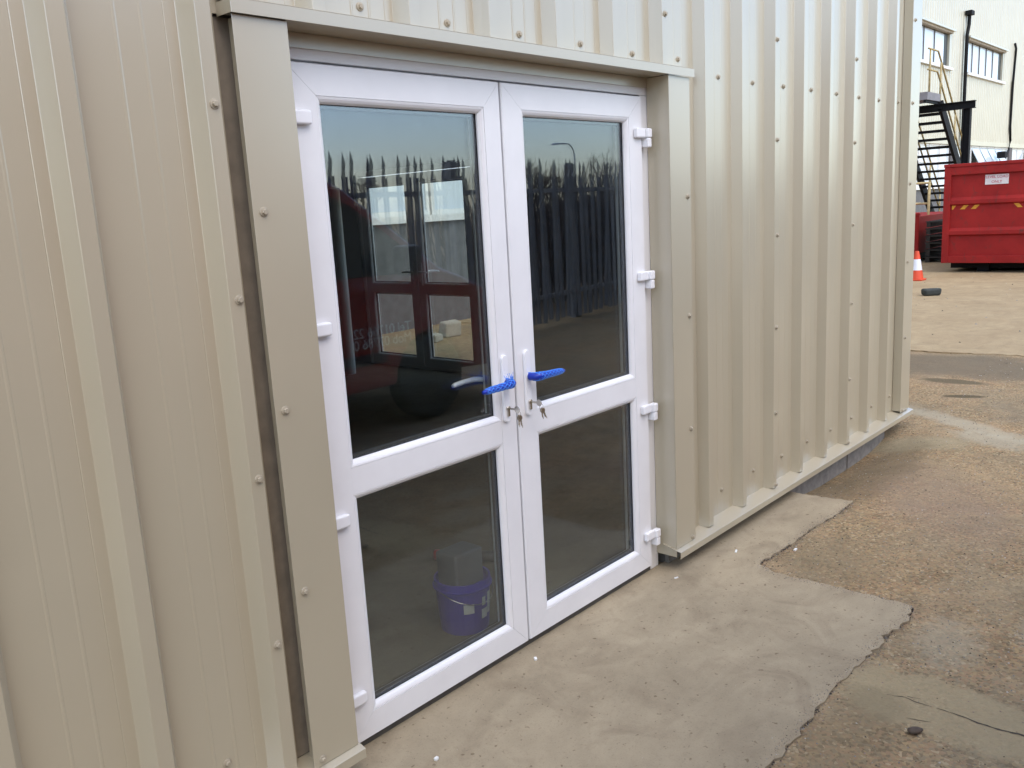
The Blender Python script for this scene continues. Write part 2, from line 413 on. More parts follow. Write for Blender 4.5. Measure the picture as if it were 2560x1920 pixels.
# ------------------------------------------------------------------ the cream metal-clad unit
unit = empty('metal_clad_unit', (1.0, 3.0, G), 'cream ribbed steel clad unit with the white double doors in its wall', 'building')
TOP = 3.25; PAN_BOTTOM = 0.128; P3 = 1.0 / 3.0

DEP = 0.045
def rib(c):
    c -= 0.008
    return [(c - 0.0435, 0.0), (c - 0.0421, -0.0012), (c - 0.0199, -DEP + 0.0012), (c - 0.0185, -DEP), (c + 0.0185, -DEP), (c + 0.0199, -DEP + 0.0012), (c + 0.0421, -0.0012), (c + 0.0435, 0.0)]
def pan(t):
    p = []
    for s in (-0.032, 0.030): p += [(t + s - 0.0050, 0.0), (t + s - 0.0022, -0.0010), (t + s + 0.0022, -0.0010), (t + s + 0.0050, 0.0)]
    return p + [(t + 0.084, 0.0), (t + 0.0855, 0.0009), (t + 0.087, 0.0)]
def panel_profile(lap, x_end=None):
    """one 1 m panel from its overlapped rib at `lap` to the next lap"""
    q = lap - 0.008
    pts = [(q - 0.0310, -0.0222), (q - 0.0202, -DEP - 0.0002), (q - 0.0188, -DEP - 0.0018), (q + 0.0188, -DEP - 0.0018), (q + 0.0205, -DEP - 0.0002), (q + 0.0421, -0.0012), (q + 0.0435, 0.0)]
    pts += pan(lap + P3 / 2) + rib(lap + P3) + pan(lap + 1.5 * P3) + rib(lap + 2 * P3) + pan(lap + 2.5 * P3)
    pts += rib(lap + 1.0)[:6]
    return pts
def clip(pts, lo, hi):
    out = []
    for i, p in enumerate(pts):
        if i and ((pts[i - 1][0] < lo < p[0]) or (pts[i - 1][0] < hi < p[0])):
            for e in (lo, hi):
                a = pts[i - 1]
                if a[0] < e < p[0]:
                    t = (e - a[0]) / (p[0] - a[0]); out.append((e, a[1] + t * (p[1] - a[1])))
        if lo <= p[0] <= hi: out.append(p)
    return out

screw_mesh = MB().lathe([(0.0118, 0.0), (0.0122, 0.0012), (0.0112, 0.0026), (0.0075, 0.0032)], 14, axis='y')
screw_mesh.lathe([(0.0074, 0.003), (0.0074, 0.0082), (0.0062, 0.0098)], 6, axis='y')
screw_me = screw_mesh.mesh('screw'); screw_me.materials.append(M['screw'])
def screw(parent, x, y, z):
    o = link('screw', screw_me, parent, None, (x, y, z), (random.gauss(0, 0.02), random.random() * PI, random.gauss(0, 0.02)))
    return o

panels = {}
for lap in (-2.5, -1.5, -0.5, 0.5, 1.5, 2.5, 3.5):
    prof = panel_profile(lap); m = MB()
    if lap == -0.5:
        m.strip(clip(prof, -1, -0.4575), PAN_BOTTOM, TOP); m.strip(clip(prof, -0.4575, 9), 2.135, TOP)
    elif lap == 0.5: m.strip(prof, 2.135, TOP)
    elif lap == 1.5: m.strip(clip(prof, 0, 1.57), 2.135, TOP); m.strip(clip(prof, 1.57, 9), PAN_BOTTOM, TOP)
    elif lap == 3.5: m.strip(clip(prof, 0, 4.565), PAN_BOTTOM, TOP)
    else: m.strip(prof, PAN_BOTTOM, TOP)
    o = m.build('cladding_panel', M['clad'], unit)
    sm = o.modifiers.new('thickness', 'SOLIDIFY'); sm.thickness = 0.0009; sm.offset = 1.0 if o.data.polygons[0].normal.y > 0 else -1.0
    panels[lap] = o
    # stitching screws down the overlapped rib, fixing screws in each pan
    zs = [2.82, 2.355, 1.90, 1.445, 0.98, 0.533, 0.133]
    if lap == -0.5: zs = [2.38, 1.916, 1.454, 0.993, 0.534]
    if lap in (0.5, 1.5): zs = [2.355, 2.82]
    for z in zs: screw(o, lap - 0.004 + random.gauss(0, 0.003), -DEP - 0.002, z + random.gauss(0, 0.004))
    for k in range(3):
        x = lap + (k + 0.5) * P3
        if -0.3 < x < 1.7: rows = [2.2025]
        elif x > 4.3: rows = [2.165, 0.25]
        elif lap >= 1.5 or lap < -0.5: rows = [2.165, 0.25]
        else: rows = []
        for z in rows: screw(o, x + random.gauss(0, 0.004), -0.0005, z + random.gauss(0, 0.003))

# flashings round the opening
T = 0.0012
hf = MB()
hx0, hx1 = -0.446, 1.682
hf.box(hx0, hx1, -0.067, -0.067 + T, 2.127, 2.160)                 # fascia
hf.hexa([(hx0, -0.067, 2.1602), (hx1, -0.067, 2.1602), (hx1, 0.010, 2.176), (hx0, 0.010, 2.176), (hx0, -0.067, 2.1615), (hx1, -0.067, 2.1615), (hx1, 0.010, 2.1773), (hx0, 0.010, 2.1773)])
hf.box(-0.29, 1.500, -0.0655, 0.052, 2.1275, 2.1287)             # soffit
hf.box(-0.29, 1.511, 0.0460, 0.0472, 2.088, 2.1270)              # downstand behind
hf.box(hx0, hx0 + T, -0.0655, 0.0, 2.1275, 2.1598)
hf.build('head_flashing', M['flash'], unit, bevel=0.0006, seg=1)

def jamb_flashing(xi, xo):
    """xi: edge by the door, xo: outer edge"""
    m = MB(); lo, hi = min(xi, xo), max(xi, xo); s = 1 if xo > xi else -1
    m.box(lo, hi, -0.0560, -0.0548, 0.122, 2.1265)
    xr = xo - s * 0.022
    m.box(xr - (T if s > 0 else 0), xr + (0 if s > 0 else T), -0.0546, -0.0035, 0.124, 2.126)
    m.box(xi - (0 if s > 0 else T), xi + (T if s > 0 else 0), -0.0546, 0.0490, 0.085, 2.126)
    return m.build('jamb_flashing', M['flash'], unit, bevel=0.0008, seg=1)
jl = jamb_flashing(-0.286, -0.4405); jr = jamb_flashing(1.498, 1.659)
for z in (1.664, 1.156, 0.651, 0.142): screw(jl, -0.411, -0.0562, z)
for z in (1.649, 1.146, 0.645, 0.139): screw(jr, 1.632, -0.0562, z)

def drip(x0, x1):
    m = MB()
    P = [(0.012, 0.1365), (-0.0785, 0.1150), (-0.080, 0.1140), (-0.080, 0.0855), (-0.0745, 0.0840), (-0.0745, 0.0860), (-0.0783, 0.0870), (-0.0783, 0.1133), (0.012, 0.135)]
    m.prism(P, x0, x1, 'yz')
    return m.build('drip_flashing', M['flash'], unit)
dl = drip(-6.0, -0.279); dr = drip(1.490, 4.60)
ct = MB()
ct.box(4.398, 4.570, -0.0560, -0.0548, 0.128, TOP); ct.box(4.5688, 4.570, -0.0546, 0.16, 0.128, TOP); ct.box(4.398, 4.3992, -0.0546, -0.0015, 0.138, TOP)
co = ct.build('corner_trim', M['flash'], unit, bevel=0.0006, seg=1)
for z in (2.664, 2.162, 1.658, 1.152, 0.641, 0.137): screw(co, 4.440, -0.0562, z)

pl = MB(); pl.box(1.56, 4.335, 0.046, 0.10, -0.25, 0.108)
plinth = pl.build('plinth', M['mortar'], unit)
for (a, b) in ((1.555, 2.02), (2.032, 2.66), (2.672, 3.668), (3.684, 4.345)):
    MB().box(a, b, 0.024, 0.045, -0.24, 0.104).build('block', M['block'], plinth, bevel=0.004)

# inner lining, end wall, rear wall, roof
MB().box(-0.457, -0.302, 0.0095, 0.0122, 0.140, 2.13).build('channel_shade_strip', simple('painted_channel_shade', (0.23, 0.195, 0.15), 0.85, var=0.15, scale=20), unit)  # brown strip paints the shade of the channel beside the left jamb flashing
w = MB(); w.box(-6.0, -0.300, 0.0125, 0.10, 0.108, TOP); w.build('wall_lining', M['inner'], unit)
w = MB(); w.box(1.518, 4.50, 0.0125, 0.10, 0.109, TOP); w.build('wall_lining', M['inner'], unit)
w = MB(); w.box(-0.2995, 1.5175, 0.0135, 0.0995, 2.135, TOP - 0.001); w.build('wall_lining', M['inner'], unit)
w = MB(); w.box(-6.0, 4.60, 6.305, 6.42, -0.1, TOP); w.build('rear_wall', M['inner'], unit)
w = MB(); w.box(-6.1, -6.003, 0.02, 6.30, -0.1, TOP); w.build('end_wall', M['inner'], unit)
EY0, EY1, EZ = 3.93, 5.73, 2.117
w = MB(); w.box(4.502, 4.565, 0.102, EY0, -0.1, TOP); w.box(4.502, 4.565, EY1, 6.303, -0.1, TOP); w.box(4.502, 4.565, EY0 + 0.0005, EY1 - 0.0005, EZ, TOP - 0.001)
w.build('end_wall', M['inner'], unit)
w = MB(); w.hexa([(-6.3, -0.12, TOP + 0.002), (4.75, -0.12, TOP + 0.002), (4.75, 6.5, TOP + 0.002), (-6.3, 6.5, TOP + 0.002), (-6.3, -0.12, TOP + 0.08), (4.75, -0.12, TOP + 0.08), (4.75, 6.5, TOP + 0.5), (-6.3, 6.5, TOP + 0.5)])
w.build('roof', M['clad'], unit)

# ------------------------------------------------------------------ doors
LZ0, LZ1 = 0.048, 2.051                 # leaf bottom and top
OPEN = [(0.149, 0.815), (0.935, 1.948)] # glazed openings
BEAD = 0.020

def ring(outer, inner, prof, tf, name, mat, parent, gap=0.0005, bevel=0.0):
    """four mitred members; prof: (s from outer 0 to inner 1, y)"""
    ox0, ox1, oz0, oz1 = outer; ix0, ix1, iz0, iz1 = inner; res = []
    for side in ('bottom', 'top', 'left', 'right'):
        m = MB(); A = []; B = []
        for s, y in prof:
            x0 = ox0 + s * (ix0 - ox0); x1 = ox1 + s * (ix1 - ox1); z0 = oz0 + s * (iz0 - oz0); z1 = oz1 + s * (iz1 - oz1)
            if side == 'bottom': a, b = (x0 + gap, y, z0), (x1 - gap, y, z0)
            elif side == 'top': a, b = (x0 + gap, y, z1), (x1 - gap, y, z1)
            elif side == 'left': a, b = (x0, y, z0 + gap), (x0, y, z1 - gap)
            else: a, b = (x1, y, z0 + gap), (x1, y, z1 - gap)
            A.append(m.vert(*a)); B.append(m.vert(*b))
        n = len(prof)
        for i in range(n): m.face(A[i], A[(i + 1) % n], B[(i + 1) % n], B[i])
        m.face(*A); m.face(*reversed(B))
        nm = name if isinstance(name, str) else (name[0] if side in ('left', 'right') else name[1])
        res.append(m.build(nm, mat, parent, tf=tf, bevel=bevel, seg=1))
    return res

def door_leaf(xo0, xo1, xi0, xi1, hinge_side, tf, label, fittings=True):
    """xo: outer edges, xi: glass edges; hinge_side -1 left / +1 right"""
    w_ = xi0 - BEAD - xo0
    # the leaf's core, hidden between the frame members
    core = MB()
    for (a, b, c, d) in ((xo0 + 0.004, xi0 - BEAD - 0.004, LZ0 + 0.004, LZ1 - 0.004), (xi1 + BEAD + 0.004, xo1 - 0.004, LZ0 + 0.004, LZ1 - 0.004)):
        core.box(a, b, 0.041, 0.100, c, d)
    lf = core.build('door_leaf', M['gasket'], unit, tf=tf)
    tag(lf, label)
    inner = (xi0 - BEAD, xi1 + BEAD, OPEN[0][0] - BEAD, OPEN[1][1] + BEAD)
    ring((xo0, xo1, LZ0, LZ1), inner, [(0, 0.105), (0, 0.039), (0.035, 0.035), (1, 0.035), (1, 0.105)], tf, ('stile', 'rail'), M['upvc'], lf)
    MB().box(xi0 - BEAD + 0.0006, xi1 + BEAD - 0.0006, 0.0355, 0.1045, OPEN[0][1] + BEAD, OPEN[1][0] - BEAD).build('rail', M['upvc'], lf, tf=tf)
    for (z0, z1) in OPEN:
        o = (xi0 - BEAD + 0.0004, xi1 + BEAD - 0.0004, z0 - BEAD + 0.0004, z1 + BEAD - 0.0004); i = (xi0, xi1, z0, z1)
        ring(o, i, [(0, 0.055), (0, 0.0372), (0.08, 0.0358), (0.38, 0.0372), (0.72, 0.0412), (1, 0.0485), (1, 0.055)], tf, 'glazing_bead', M['upvc'], lf)
        ring(o, i, [(0, 0.104), (0, 0.082), (1, 0.082), (1, 0.090), (0.6, 0.103)], tf, 'glazing_bead', M['upvc'], lf)
        e = 0.006
        o2 = (xi0 - e, xi1 + e, z0 - e, z1 + e); i2 = (xi0 + 0.0015, xi1 - 0.0015, z0 + 0.0015, z1 - 0.0015)
        gk = MB(); ox0, ox1, oz0, oz1 = o2; jx0, jx1, jz0, jz1 = i2
        for (a, b, c, d) in ((ox0, ox1, oz0, jz0), (ox0, ox1, jz1, oz1), (ox0, jx0, jz0, jz1), (jx1, ox1, jz0, jz1)): gk.box(a, b, 0.0553, 0.0568, c, d)
        gk.build('gasket', M['gasket'], lf, tf=tf)
        s_ = 0.010; sp = MB()
        for (a, b, c, d) in ((ox0, ox1, oz0, z0 + s_), (ox0, ox1, z1 - s_, oz1), (ox0, xi0 + s_, z0 + s_, z1 - s_), (xi1 - s_, ox1, z0 + s_, z1 - s_)): sp.box(a, b, 0.0615, 0.0765, c, d)
        sp.build('spacer_bar', M['spacer'], lf, tf=tf)
        MB().box(xi0 - 0.005, xi1 + 0.005, 0.0571, 0.0611, z0 - 0.005, z1 + 0.005).build('glass_pane', M['glass_out'], lf, tf=tf)
        k = 0.0007    # the inner sheet of the unit is never quite parallel
        a, b, c, d = xi0 - 0.005, xi1 + 0.005, z0 - 0.005, z1 + 0.005
        MB().hexa([(a, 0.0770, c), (b, 0.0770 + k, c), (b, 0.0805 + k, c), (a, 0.0805, c), (a, 0.0770 + k * 0.7, d), (b, 0.0770 + k * 1.7, d), (b, 0.0805 + k * 1.7, d), (a, 0.0805 + k * 0.7, d)]).build('glass_pane', M['glass_in'], lf, tf=tf)
    # hinges on the outer edge
    hs = hinge_side; xe = xo1 if hs > 0 else xo0
    for z in (1.908, 1.336, 0.770, 0.200):
        def X(a, b): return (xe + hs * a, xe + hs * b) if hs > 0 else (xe + hs * b, xe + hs * a)
        h = MB(); a, b = X(-0.062, 0.000); h.box(a, b, 0.016, 0.0349, z - 0.019, z + 0.019)
        a, b = X(0.0, 0.034); h.box(a, b, 0.006, 0.034, z - 0.0185, z + 0.0185)
        h.build('hinge', M['hinge'], lf, tf=tf, bevel=0.006, seg=3)
        h = MB(); a, b = X(0.004, 0.032); h.box(a, b, 0.008, 0.046, z - 0.056, z - 0.0192)
        h.build('hinge_knuckle', M['hinge'], lf, tf=tf, bevel=0.005, seg=3)
    return lf

def handle_set(lf, xc, direction, tf, outside=True, mat=None):
    """backplate, lever and lock; direction: way the lever points"""
    for (front, nm) in ((True, 'out'), (False, 'in')):
        y = 0.035 if front else 0.105; s = -1 if front else 1
        m = MB()
        # rounded backplate
        pts = []; hw, zc0, zc1 = 0.0155, 0.922, 1.130
        for k in range(13): a = PI * k / 12; pts.append((xc + hw * math.cos(a), zc1 + hw * math.sin(a)))
        for k in range(13): a = PI + PI * k / 12; pts.append((xc + hw * math.cos(a), zc0 + hw * math.sin(a)))
        m.prism(pts, y, y + s * 0.012, 'xz')
        m.build('handle_plate', M['hinge'], lf, tf=tf, bevel=0.004, seg=3)
        z = 1.050; L = MB()
        path = [(xc, y + s * 0.010, z), (xc, y + s * 0.035, z), (xc + direction * 0.006, y + s * 0.048, z), (xc + direction * 0.022, y + s * 0.055, z + 0.001), (xc + direction * 0.07, y + s * 0.056, z + 0.001), (xc + direction * 0.118, y + s * 0.052, z - 0.001), (xc + direction * 0.130, y + s * 0.050, z - 0.002)]
        L.tube(path, [0.0095, 0.0095, 0.0100, 0.0100, 0.0092, 0.0088, 0.0070], 12)
        L.build('lever', M['hinge'], lf, tf=tf, smooth=True)
        if front:
            c = MB().lathe([(0.0088, 0.0), (0.0088, 0.0055), (0.0078, 0.0065)], 16, (xc, 0.0229, 0.957), 'y'); c.box(xc - 0.0050, xc + 0.0050, 0.0168, 0.0228, 0.929, 0.9535)
        else:
            c = MB().lathe([(0.0088, 0.0), (0.0088, 0.006)], 16, (xc, 0.1232, 0.957), 'y')
        c.build('lock_cylinder', M['steel'], lf, tf=tf)

ident = None
leafL = door_leaf(-0.245, 0.588, -0.132, 0.490, -1, ident, 'left glazed leaf of the white double doors, nearest the camera')
leafR = door_leaf(0.5985, 1.436, 0.716, 1.326, 1, ident, 'right glazed leaf of the white double doors')
handle_set(leafL, 0.531, -1, ident); handle_set(leafR, 0.650, 1, ident)

frame = MB().box(-0.2985, 1.5105, 0.0500, 0.1185, 2.059, 2.117).build('door_frame', M['upvc_dirty'], unit, bevel=0.002)
MB().box(-0.2985, -0.2575, 0.0505, 0.118, G, 2.0585).build('frame_post', M['upvc_dirty'], frame, bevel=0.003)
MB().box(1.4485, 1.5105, 0.0505, 0.118, G, 2.0585).build('frame_post', M['upvc_dirty'], frame, bevel=0.003)
MB().box(-0.256, 1.447, 0.052, 0.117, G - 0.02, 0.0455).build('threshold', M['alu'], frame, bevel=0.003)
MB().box(0.5885, 0.5980, 0.050, 0.100, LZ0 + 0.003, LZ1 - 0.003).build('meeting_seal', M['gasket'], frame)

# doors of the same kind in the end wall, seen from inside through the glass
def tf_end(p): return (4.605 - p[1], 4.24 + p[0], p[2])
e1 = door_leaf(-0.245, 0.588, -0.132, 0.490, -1, tf_end, 'nearer glazed leaf of the end wall doors, seen through the glass')
e2 = door_leaf(0.5985, 1.436, 0.716, 1.326, 1, tf_end, 'farther glazed leaf of the end wall doors, seen through the glass')
handle_set(e1, 0.531, -1, tf_end); handle_set(e2, 0.650, 1, tf_end)
ef = MB(); ef.box(-0.31, -0.2575, 0.0505, 0.1025, G, 2.0585); ef.box(1.4485, 1.49, 0.0505, 0.1025, G, 2.0585); ef.box(-0.31, 1.49, 0.0500, 0.1025, 2.059, 2.1165); ef.box(-0.256, 1.447, 0.052, 0.1, G - 0.1, 0.0455)
ef.build('door_frame', M['upvc_dirty'], unit, tf=tf_end)

# ------------------------------------------------------------------ blue netting sleeves and keys
def sleeve(xc, d, label, fray=False):
    z = 1.050; y0 = 0.035
    axis = [(xc, y0 - 0.016, z), (xc + d * 0.003, y0 - 0.042, z), (xc + d * 0.018, y0 - 0.0535, z + 0.001), (xc + d * 0.05, y0 - 0.0565, z + 0.001), (xc + d * 0.085, y0 - 0.0555, z), (xc + d * 0.118, y0 - 0.0525, z - 0.001), (xc + d * 0.142, y0 - 0.0500, z - 0.003), (xc + d * 0.156, y0 - 0.0485, z - 0.004)]
    rad = [0.0125, 0.0142, 0.0140, 0.0114, 0.0108, 0.0102, 0.0080, 0.0066]
    def at(t):
        t = min(max(t, 0), 0.9999) * (len(axis) - 1); i = int(t); f = t - i
        return Vector(axis[i]).lerp(Vector(axis[i + 1]), f), rad[i] * (1 - f) + rad[i + 1] * f
    m = MB()
    path = [at(k / 24)[0] for k in range(25)]; rr = [at(k / 24)[1] + 0.0007 * random.uniform(-1, 1) for k in range(25)]
    m.tube(path, rr, 14)
    m.mi = 1
    for sgn in (-1, 1):
        for h in range(5):
            pts = []
            for k in range(33):
                t = k / 32 * 0.88; c, r = at(t); a = 2 * PI * (h / 5 + sgn * t * 2.2)
                pts.append((c.x, c.y + (r + 0.0010) * math.cos(a), c.z + (r + 0.0010) * math.sin(a)))
            m.tube(pts, 0.00135, 4, cap=False)
    if fray:
        for k in range(16):
            c, r = at(random.uniform(0.15, 0.42)); p = Vector((c.x, c.y - 0.004, c.z + r * 0.7)); q = []
            dx, dy, dz = random.uniform(-0.016, 0.006), random.uniform(-0.004, 0.010), random.uniform(0.014, 0.034)
            for j in range(4): q.append((p.x + dx * j / 3 + random.gauss(0, 0.001), p.y + dy * j / 3, p.z + dz * j / 3))
            m.tube(q, 0.0009, 3)
    return tag(m.build('netting_sleeve', [M['blue'], M['bluenet']], smooth=True), label, 'netting', 'netting sleeves on the door handles')
sleeve(0.531, -1, 'blue plastic netting sleeve with frayed end on the left leaf handle', True)
sleeve(0.650, 1, 'blue plastic netting sleeve on the right leaf handle')

def key_shape(m, p, ang, tilt, L=0.020, hw=0.0095):
    """flat key hanging from p"""
    c, s = math.cos(ang), math.sin(ang)
    def W(u, v, w): return (p[0] + u * c - v * s, p[1] + w + 0.3 * tilt * v, p[2] + u * s + v * c)
    def flat(pts, w0, w1):
        A = [m.vert(*W(u, v, w0)) for u, v in pts]; B = [m.vert(*W(u, v, w1)) for u, v in pts]; n = len(pts)
        m.face(*A); m.face(*reversed(B))
        for i in range(n): m.face(A[i], B[i], B[(i + 1) % n], A[(i + 1) % n])
    head = [(hw * math.cos(2 * PI * k / 14), -0.010 + hw * math.sin(2 * PI * k / 14)) for k in range(14)]
    flat(head, -0.0010, 0.0010)
    blade = [(-0.0035, -0.019), (0.0035, -0.019), (0.0035, -0.026)] + [(0.0035 - 0.0018 * (k % 2), -0.026 - 0.003 * k) for k in range(1, 8)] + [(0.0, -0.019 - L), (-0.0035, -0.017 - L)]
    flat(blade, -0.00095, 0.00095)
def keys(xc, swing, label):
    root = empty('key_bunch', (xc, 0.016, 0.957), label, 'keys', 'keys left in the door locks')
    m = MB()   # key turned in the lock: blade in, bow standing out
    m.box(xc - 0.0011, xc + 0.0011, -0.012, 0.0175, 0.9535, 0.9605)
    pts = [(-0.020 + 0.012 * math.cos(2 * PI * k / 16), 0.957 + 0.0125 * math.sin(2 * PI * k / 16)) for k in range(16)]
    m.prism(pts, xc - 0.0012, xc + 0.0012, 'yz')
    m.build('key', M['steel'], root, bevel=0.0004, seg=1)
    r = MB(); cx, cz = xc + swing * 0.004, 0.942
    r.tube([(cx + swing * 0.003 * math.sin(2 * PI * k / 16), -0.026 + 0.008 * math.cos(2 * PI * k / 16), cz + 0.010 * math.sin(2 * PI * k / 16)) for k in range(17)], 0.0009, 5)
    r.build('key_ring', M['steel'], root, smooth=True)
    k1 = MB(); key_shape(k1, (cx, -0.030, cz - 0.004), swing * 0.42, 0.2); k1.build('key', M['brass'], root)
    k2 = MB(); key_shape(k2, (cx + swing * 0.003, -0.024, cz - 0.003), swing * 0.20, -0.2); k2.build('key', M['steel'], root)
keys(0.531, 0.35, 'small bunch of steel keys hanging in the left leaf lock')
keys(0.650, 1.0, 'small bunch of steel keys hanging in the right leaf lock')

# ------------------------------------------------------------------ things indoors
M['bucket'] = simple('blue_violet_bucket_plastic', (0.055, 0.035, 0.38), 0.4, var=0.08)
M['tub'] = simple('grey_tub_plastic', (0.13, 0.13, 0.135), 0.5, var=0.06)
M['label'] = simple('dirty_white_label', (0.68, 0.66, 0.62), 0.6, var=0.12, scale=50)
M['redplastic'] = simple('red_tool_plastic', (0.55, 0.04, 0.03), 0.4)
M['darkplastic'] = simple('dark_grey_plastic', (0.07, 0.07, 0.075), 0.5)
bx, by = 0.575, 0.36
bk = empty('bucket', (bx, by, G), 'blue violet plastic bucket with white label behind the left leaf glass', 'bucket')
MB().lathe([(0.092, G + 0.002), (0.096, G + 0.006), (0.108, G + 0.175), (0.112, G + 0.180), (0.112, G + 0.215), (0.104, G + 0.215), (0.100, G + 0.05), (0.02, G + 0.05)], 32, (bx, by, 0)).build('body', M['bucket'], bk, smooth=False)
MB().lathe([(0.1125, G + 0.182), (0.118, G + 0.183), (0.118, G + 0.188), (0.1125, G + 0.19)], 32, (bx, by, 0)).build('rim', M['bucket'], bk)
lb = MB()
for (a0, a1, z0, z1) in ((-2.35, -1.95, 0.095, 0.135), (-1.62, -1.30, 0.06, 0.10), (-1.60, -1.42, 0.115, 0.150), (-1.28, -1.05, 0.07, 0.16)):
    for k in range(4):
        b0 = a0 + (a1 - a0) * k / 4; b1 = a0 + (a1 - a0) * (k + 1) / 4; q = []
        for (a, z) in ((b0, z0), (b1, z0), (b1, z1), (b0, z1)):
            r = 0.0965 + (0.108 - 0.096) * (z / 0.17) + 0.0008; q.append(lb.vert(bx + r * math.cos(a), by + r * math.sin(a), G + z))
        lb.face(*q)
lb.build('label', M['label'], bk)
hd = MB(); hd.tube([(bx + 0.119 * math.cos(a), by + 0.119 * math.sin(a), G + 0.186 - 0.055 * math.sin((a + PI) if a < 0 else 0)) for a in [-PI + PI * k / 14 for k in range(15)]], 0.0018, 6); hd.build('handle', M['steel'], bk, smooth=True)
tb = MB(); tb.hexa([(bx - 0.078, by - 0.055, G + 0.09), (bx + 0.072, by - 0.055, G + 0.09), (bx + 0.072, by + 0.055, G + 0.09), (bx - 0.078, by + 0.055, G + 0.09), (bx - 0.092, by - 0.062, G + 0.335), (bx + 0.066, by - 0.062, G + 0.330), (bx + 0.066, by + 0.05, G + 0.330), (bx - 0.092, by + 0.05, G + 0.335)])
tb.v = [(bx + (x - bx) * 0.98, y, z) for x, y, z in tb.v]
tag(tb.build('plastic_tub', M['tub'], bevel=0.012, seg=3), 'grey plastic tub standing inside the blue bucket', 'tub')
gun = empty('sealant_gun', (1.05, 0.80, G), 'red and dark grey hand tool lying on the floor behind the bucket', 'tool')
MB().tube([(0.965, 0.945, G + 0.03), (1.035, 0.82, G + 0.03)], 0.024, 12).build('barrel', M['redplastic'], gun, smooth=True)
MB().tube([(1.0353, 0.8195, G + 0.03), (1.058, 0.779, G + 0.03)], 0.0262, 12).build('band', M['label'], gun, smooth=True)
MB().tube([(1.0583, 0.7785, G + 0.03), (1.13, 0.65, G + 0.03)], 0.025, 12).build('body', M['darkplastic'], gun, smooth=True)
post = MB().lathe([(0.062, G), (0.062, 1.93), (0.05, 1.945)], 20, (3.95, 5.40, 0))
tag(post.build('white_post', M['whitepost'], smooth=False), 'white round post standing indoors, seen through the left upper glass', 'post')

# ------------------------------------------------------------------ factory across the yard
FY = 7.5
M['fac'] = cladding_mat('pale_factory_cladding', (0.48, 0.45, 0.345), 0.5, 0.05)
M['facwall'] = simple('grey_factory_brick', (0.13, 0.13, 0.13), 0.9, var=0.2, scale=8)
M['facwhite'] = simple('white_window_frame', (0.72, 0.72, 0.70), 0.45, var=0.05)
M['facglass'] = simple('painted_sky_factory_glass', (0.62, 0.70, 0.78), 0.08, var=0.05, scale=0.7, spec=1.0)  # reflected sky is painted into the pane colour
M['facdark'] = simple('dark_opening', (0.03, 0.035, 0.035), 0.4)
M['rust'] = simple('rusty_cream_soffit', (0.36, 0.30, 0.22), 0.8, var=0.35, scale=14)
M['black'] = simple('black_painted_steel', (0.008, 0.008, 0.009), 0.65, var=0.2, spec=0.2)
M['grating'] = simple('grey_landing_steel', (0.20, 0.19, 0.20), 0.6, var=0.15)
M['yellow'] = simple('faded_yellow_paint', (0.40, 0.31, 0.14), 0.6, var=0.3, scale=12)
M['colm'] = simple('grey_concrete_column', (0.12, 0.11, 0.11), 0.85, var=0.15)
fac = empty('factory_building', (30, FY + 6, G), 'tall pale cream factory with strip windows across the yard', 'building')
FX0, FX1 = 5.6, 60.0
cl = MB(); prof = []; x = FX0
while x < FX1:
    prof += [(x, FY), (x + 0.09, FY), (x + 0.115, FY - 0.025), (x + 0.185, FY - 0.025), (x + 0.21, FY)]; x += 0.25
wins = [(26.0, 31.9), (33.85, 39.0), (46.0, 51.0)]
def seg(a, b, z0, z1):
    q = [p for p in prof if a <= p[0] <= b]
    if len(q) > 1: cl.strip(q, z0, z1)
seg(FX0, FX1, 3.18, 5.45); seg(FX0, FX1, 6.70, 12.0)
xs = [FX0] + [t for w_ in wins for t in w_] + [FX1]
for i in range(0, len(xs), 2): seg(xs[i], xs[i + 1], 5.45, 6.70)
cl.build('cladding', M['fac'], fac)
bw = MB(); bw.box(FX0, FX1, FY + 0.02, FY + 12, G - 0.3, 1.52); bw.build('lower_wall', M['facwall'], fac)
bw = MB(); bw.box(FX0, FX1, FY + 0.30, FY + 12, 1.521, 12.0); bw.build('inner_mass', M['facdark'], fac)
MB().box(FX0, FX1, FY - 0.05, FY + 0.29, 3.02, 3.178).build('sill_band', M['fac'], fac)
MB().box(FX0, FX1, FY - 0.06, FY + 0.29, 1.522, 1.62).build('sill', M['facwhite'], fac)
for (a, b) in wins:
    wd = MB(); wd.box(a - 0.12, b + 0.16, FY - 0.16, FY + 0.25, 6.70, 6.76); wo = wd.build('window', M['fac'], fac)
    MB().box(a, b, FY - 0.10, FY + 0.25, 6.63, 6.699).build('lintel', M['rust'], wo)
    MB().box(a - 0.05, b + 0.1, FY - 0.12, FY + 0.25, 5.45, 5.54).build('sill', M['facwhite'], wo)
    MB().box(b - 0.10, b + 0.06, FY - 0.02, FY + 0.25, 5.541, 6.629).build('jamb', M['fac'], wo)
    n = 5; wdt = (b - 0.45 - a) / n
    for k in range(n):
        p0 = a + k * wdt
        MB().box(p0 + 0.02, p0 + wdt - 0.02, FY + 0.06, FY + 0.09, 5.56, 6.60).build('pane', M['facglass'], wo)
        MB().box(p0 - 0.02, p0 + 0.0195, FY + 0.03, FY + 0.10, 5.5405, 6.6285).build('mullion', M['facwall'], wo)
    MB().box(b - 0.44, b - 0.12, FY + 0.05, FY + 0.10, 5.5405, 6.6285).build('pane', M['facdark'], wo)
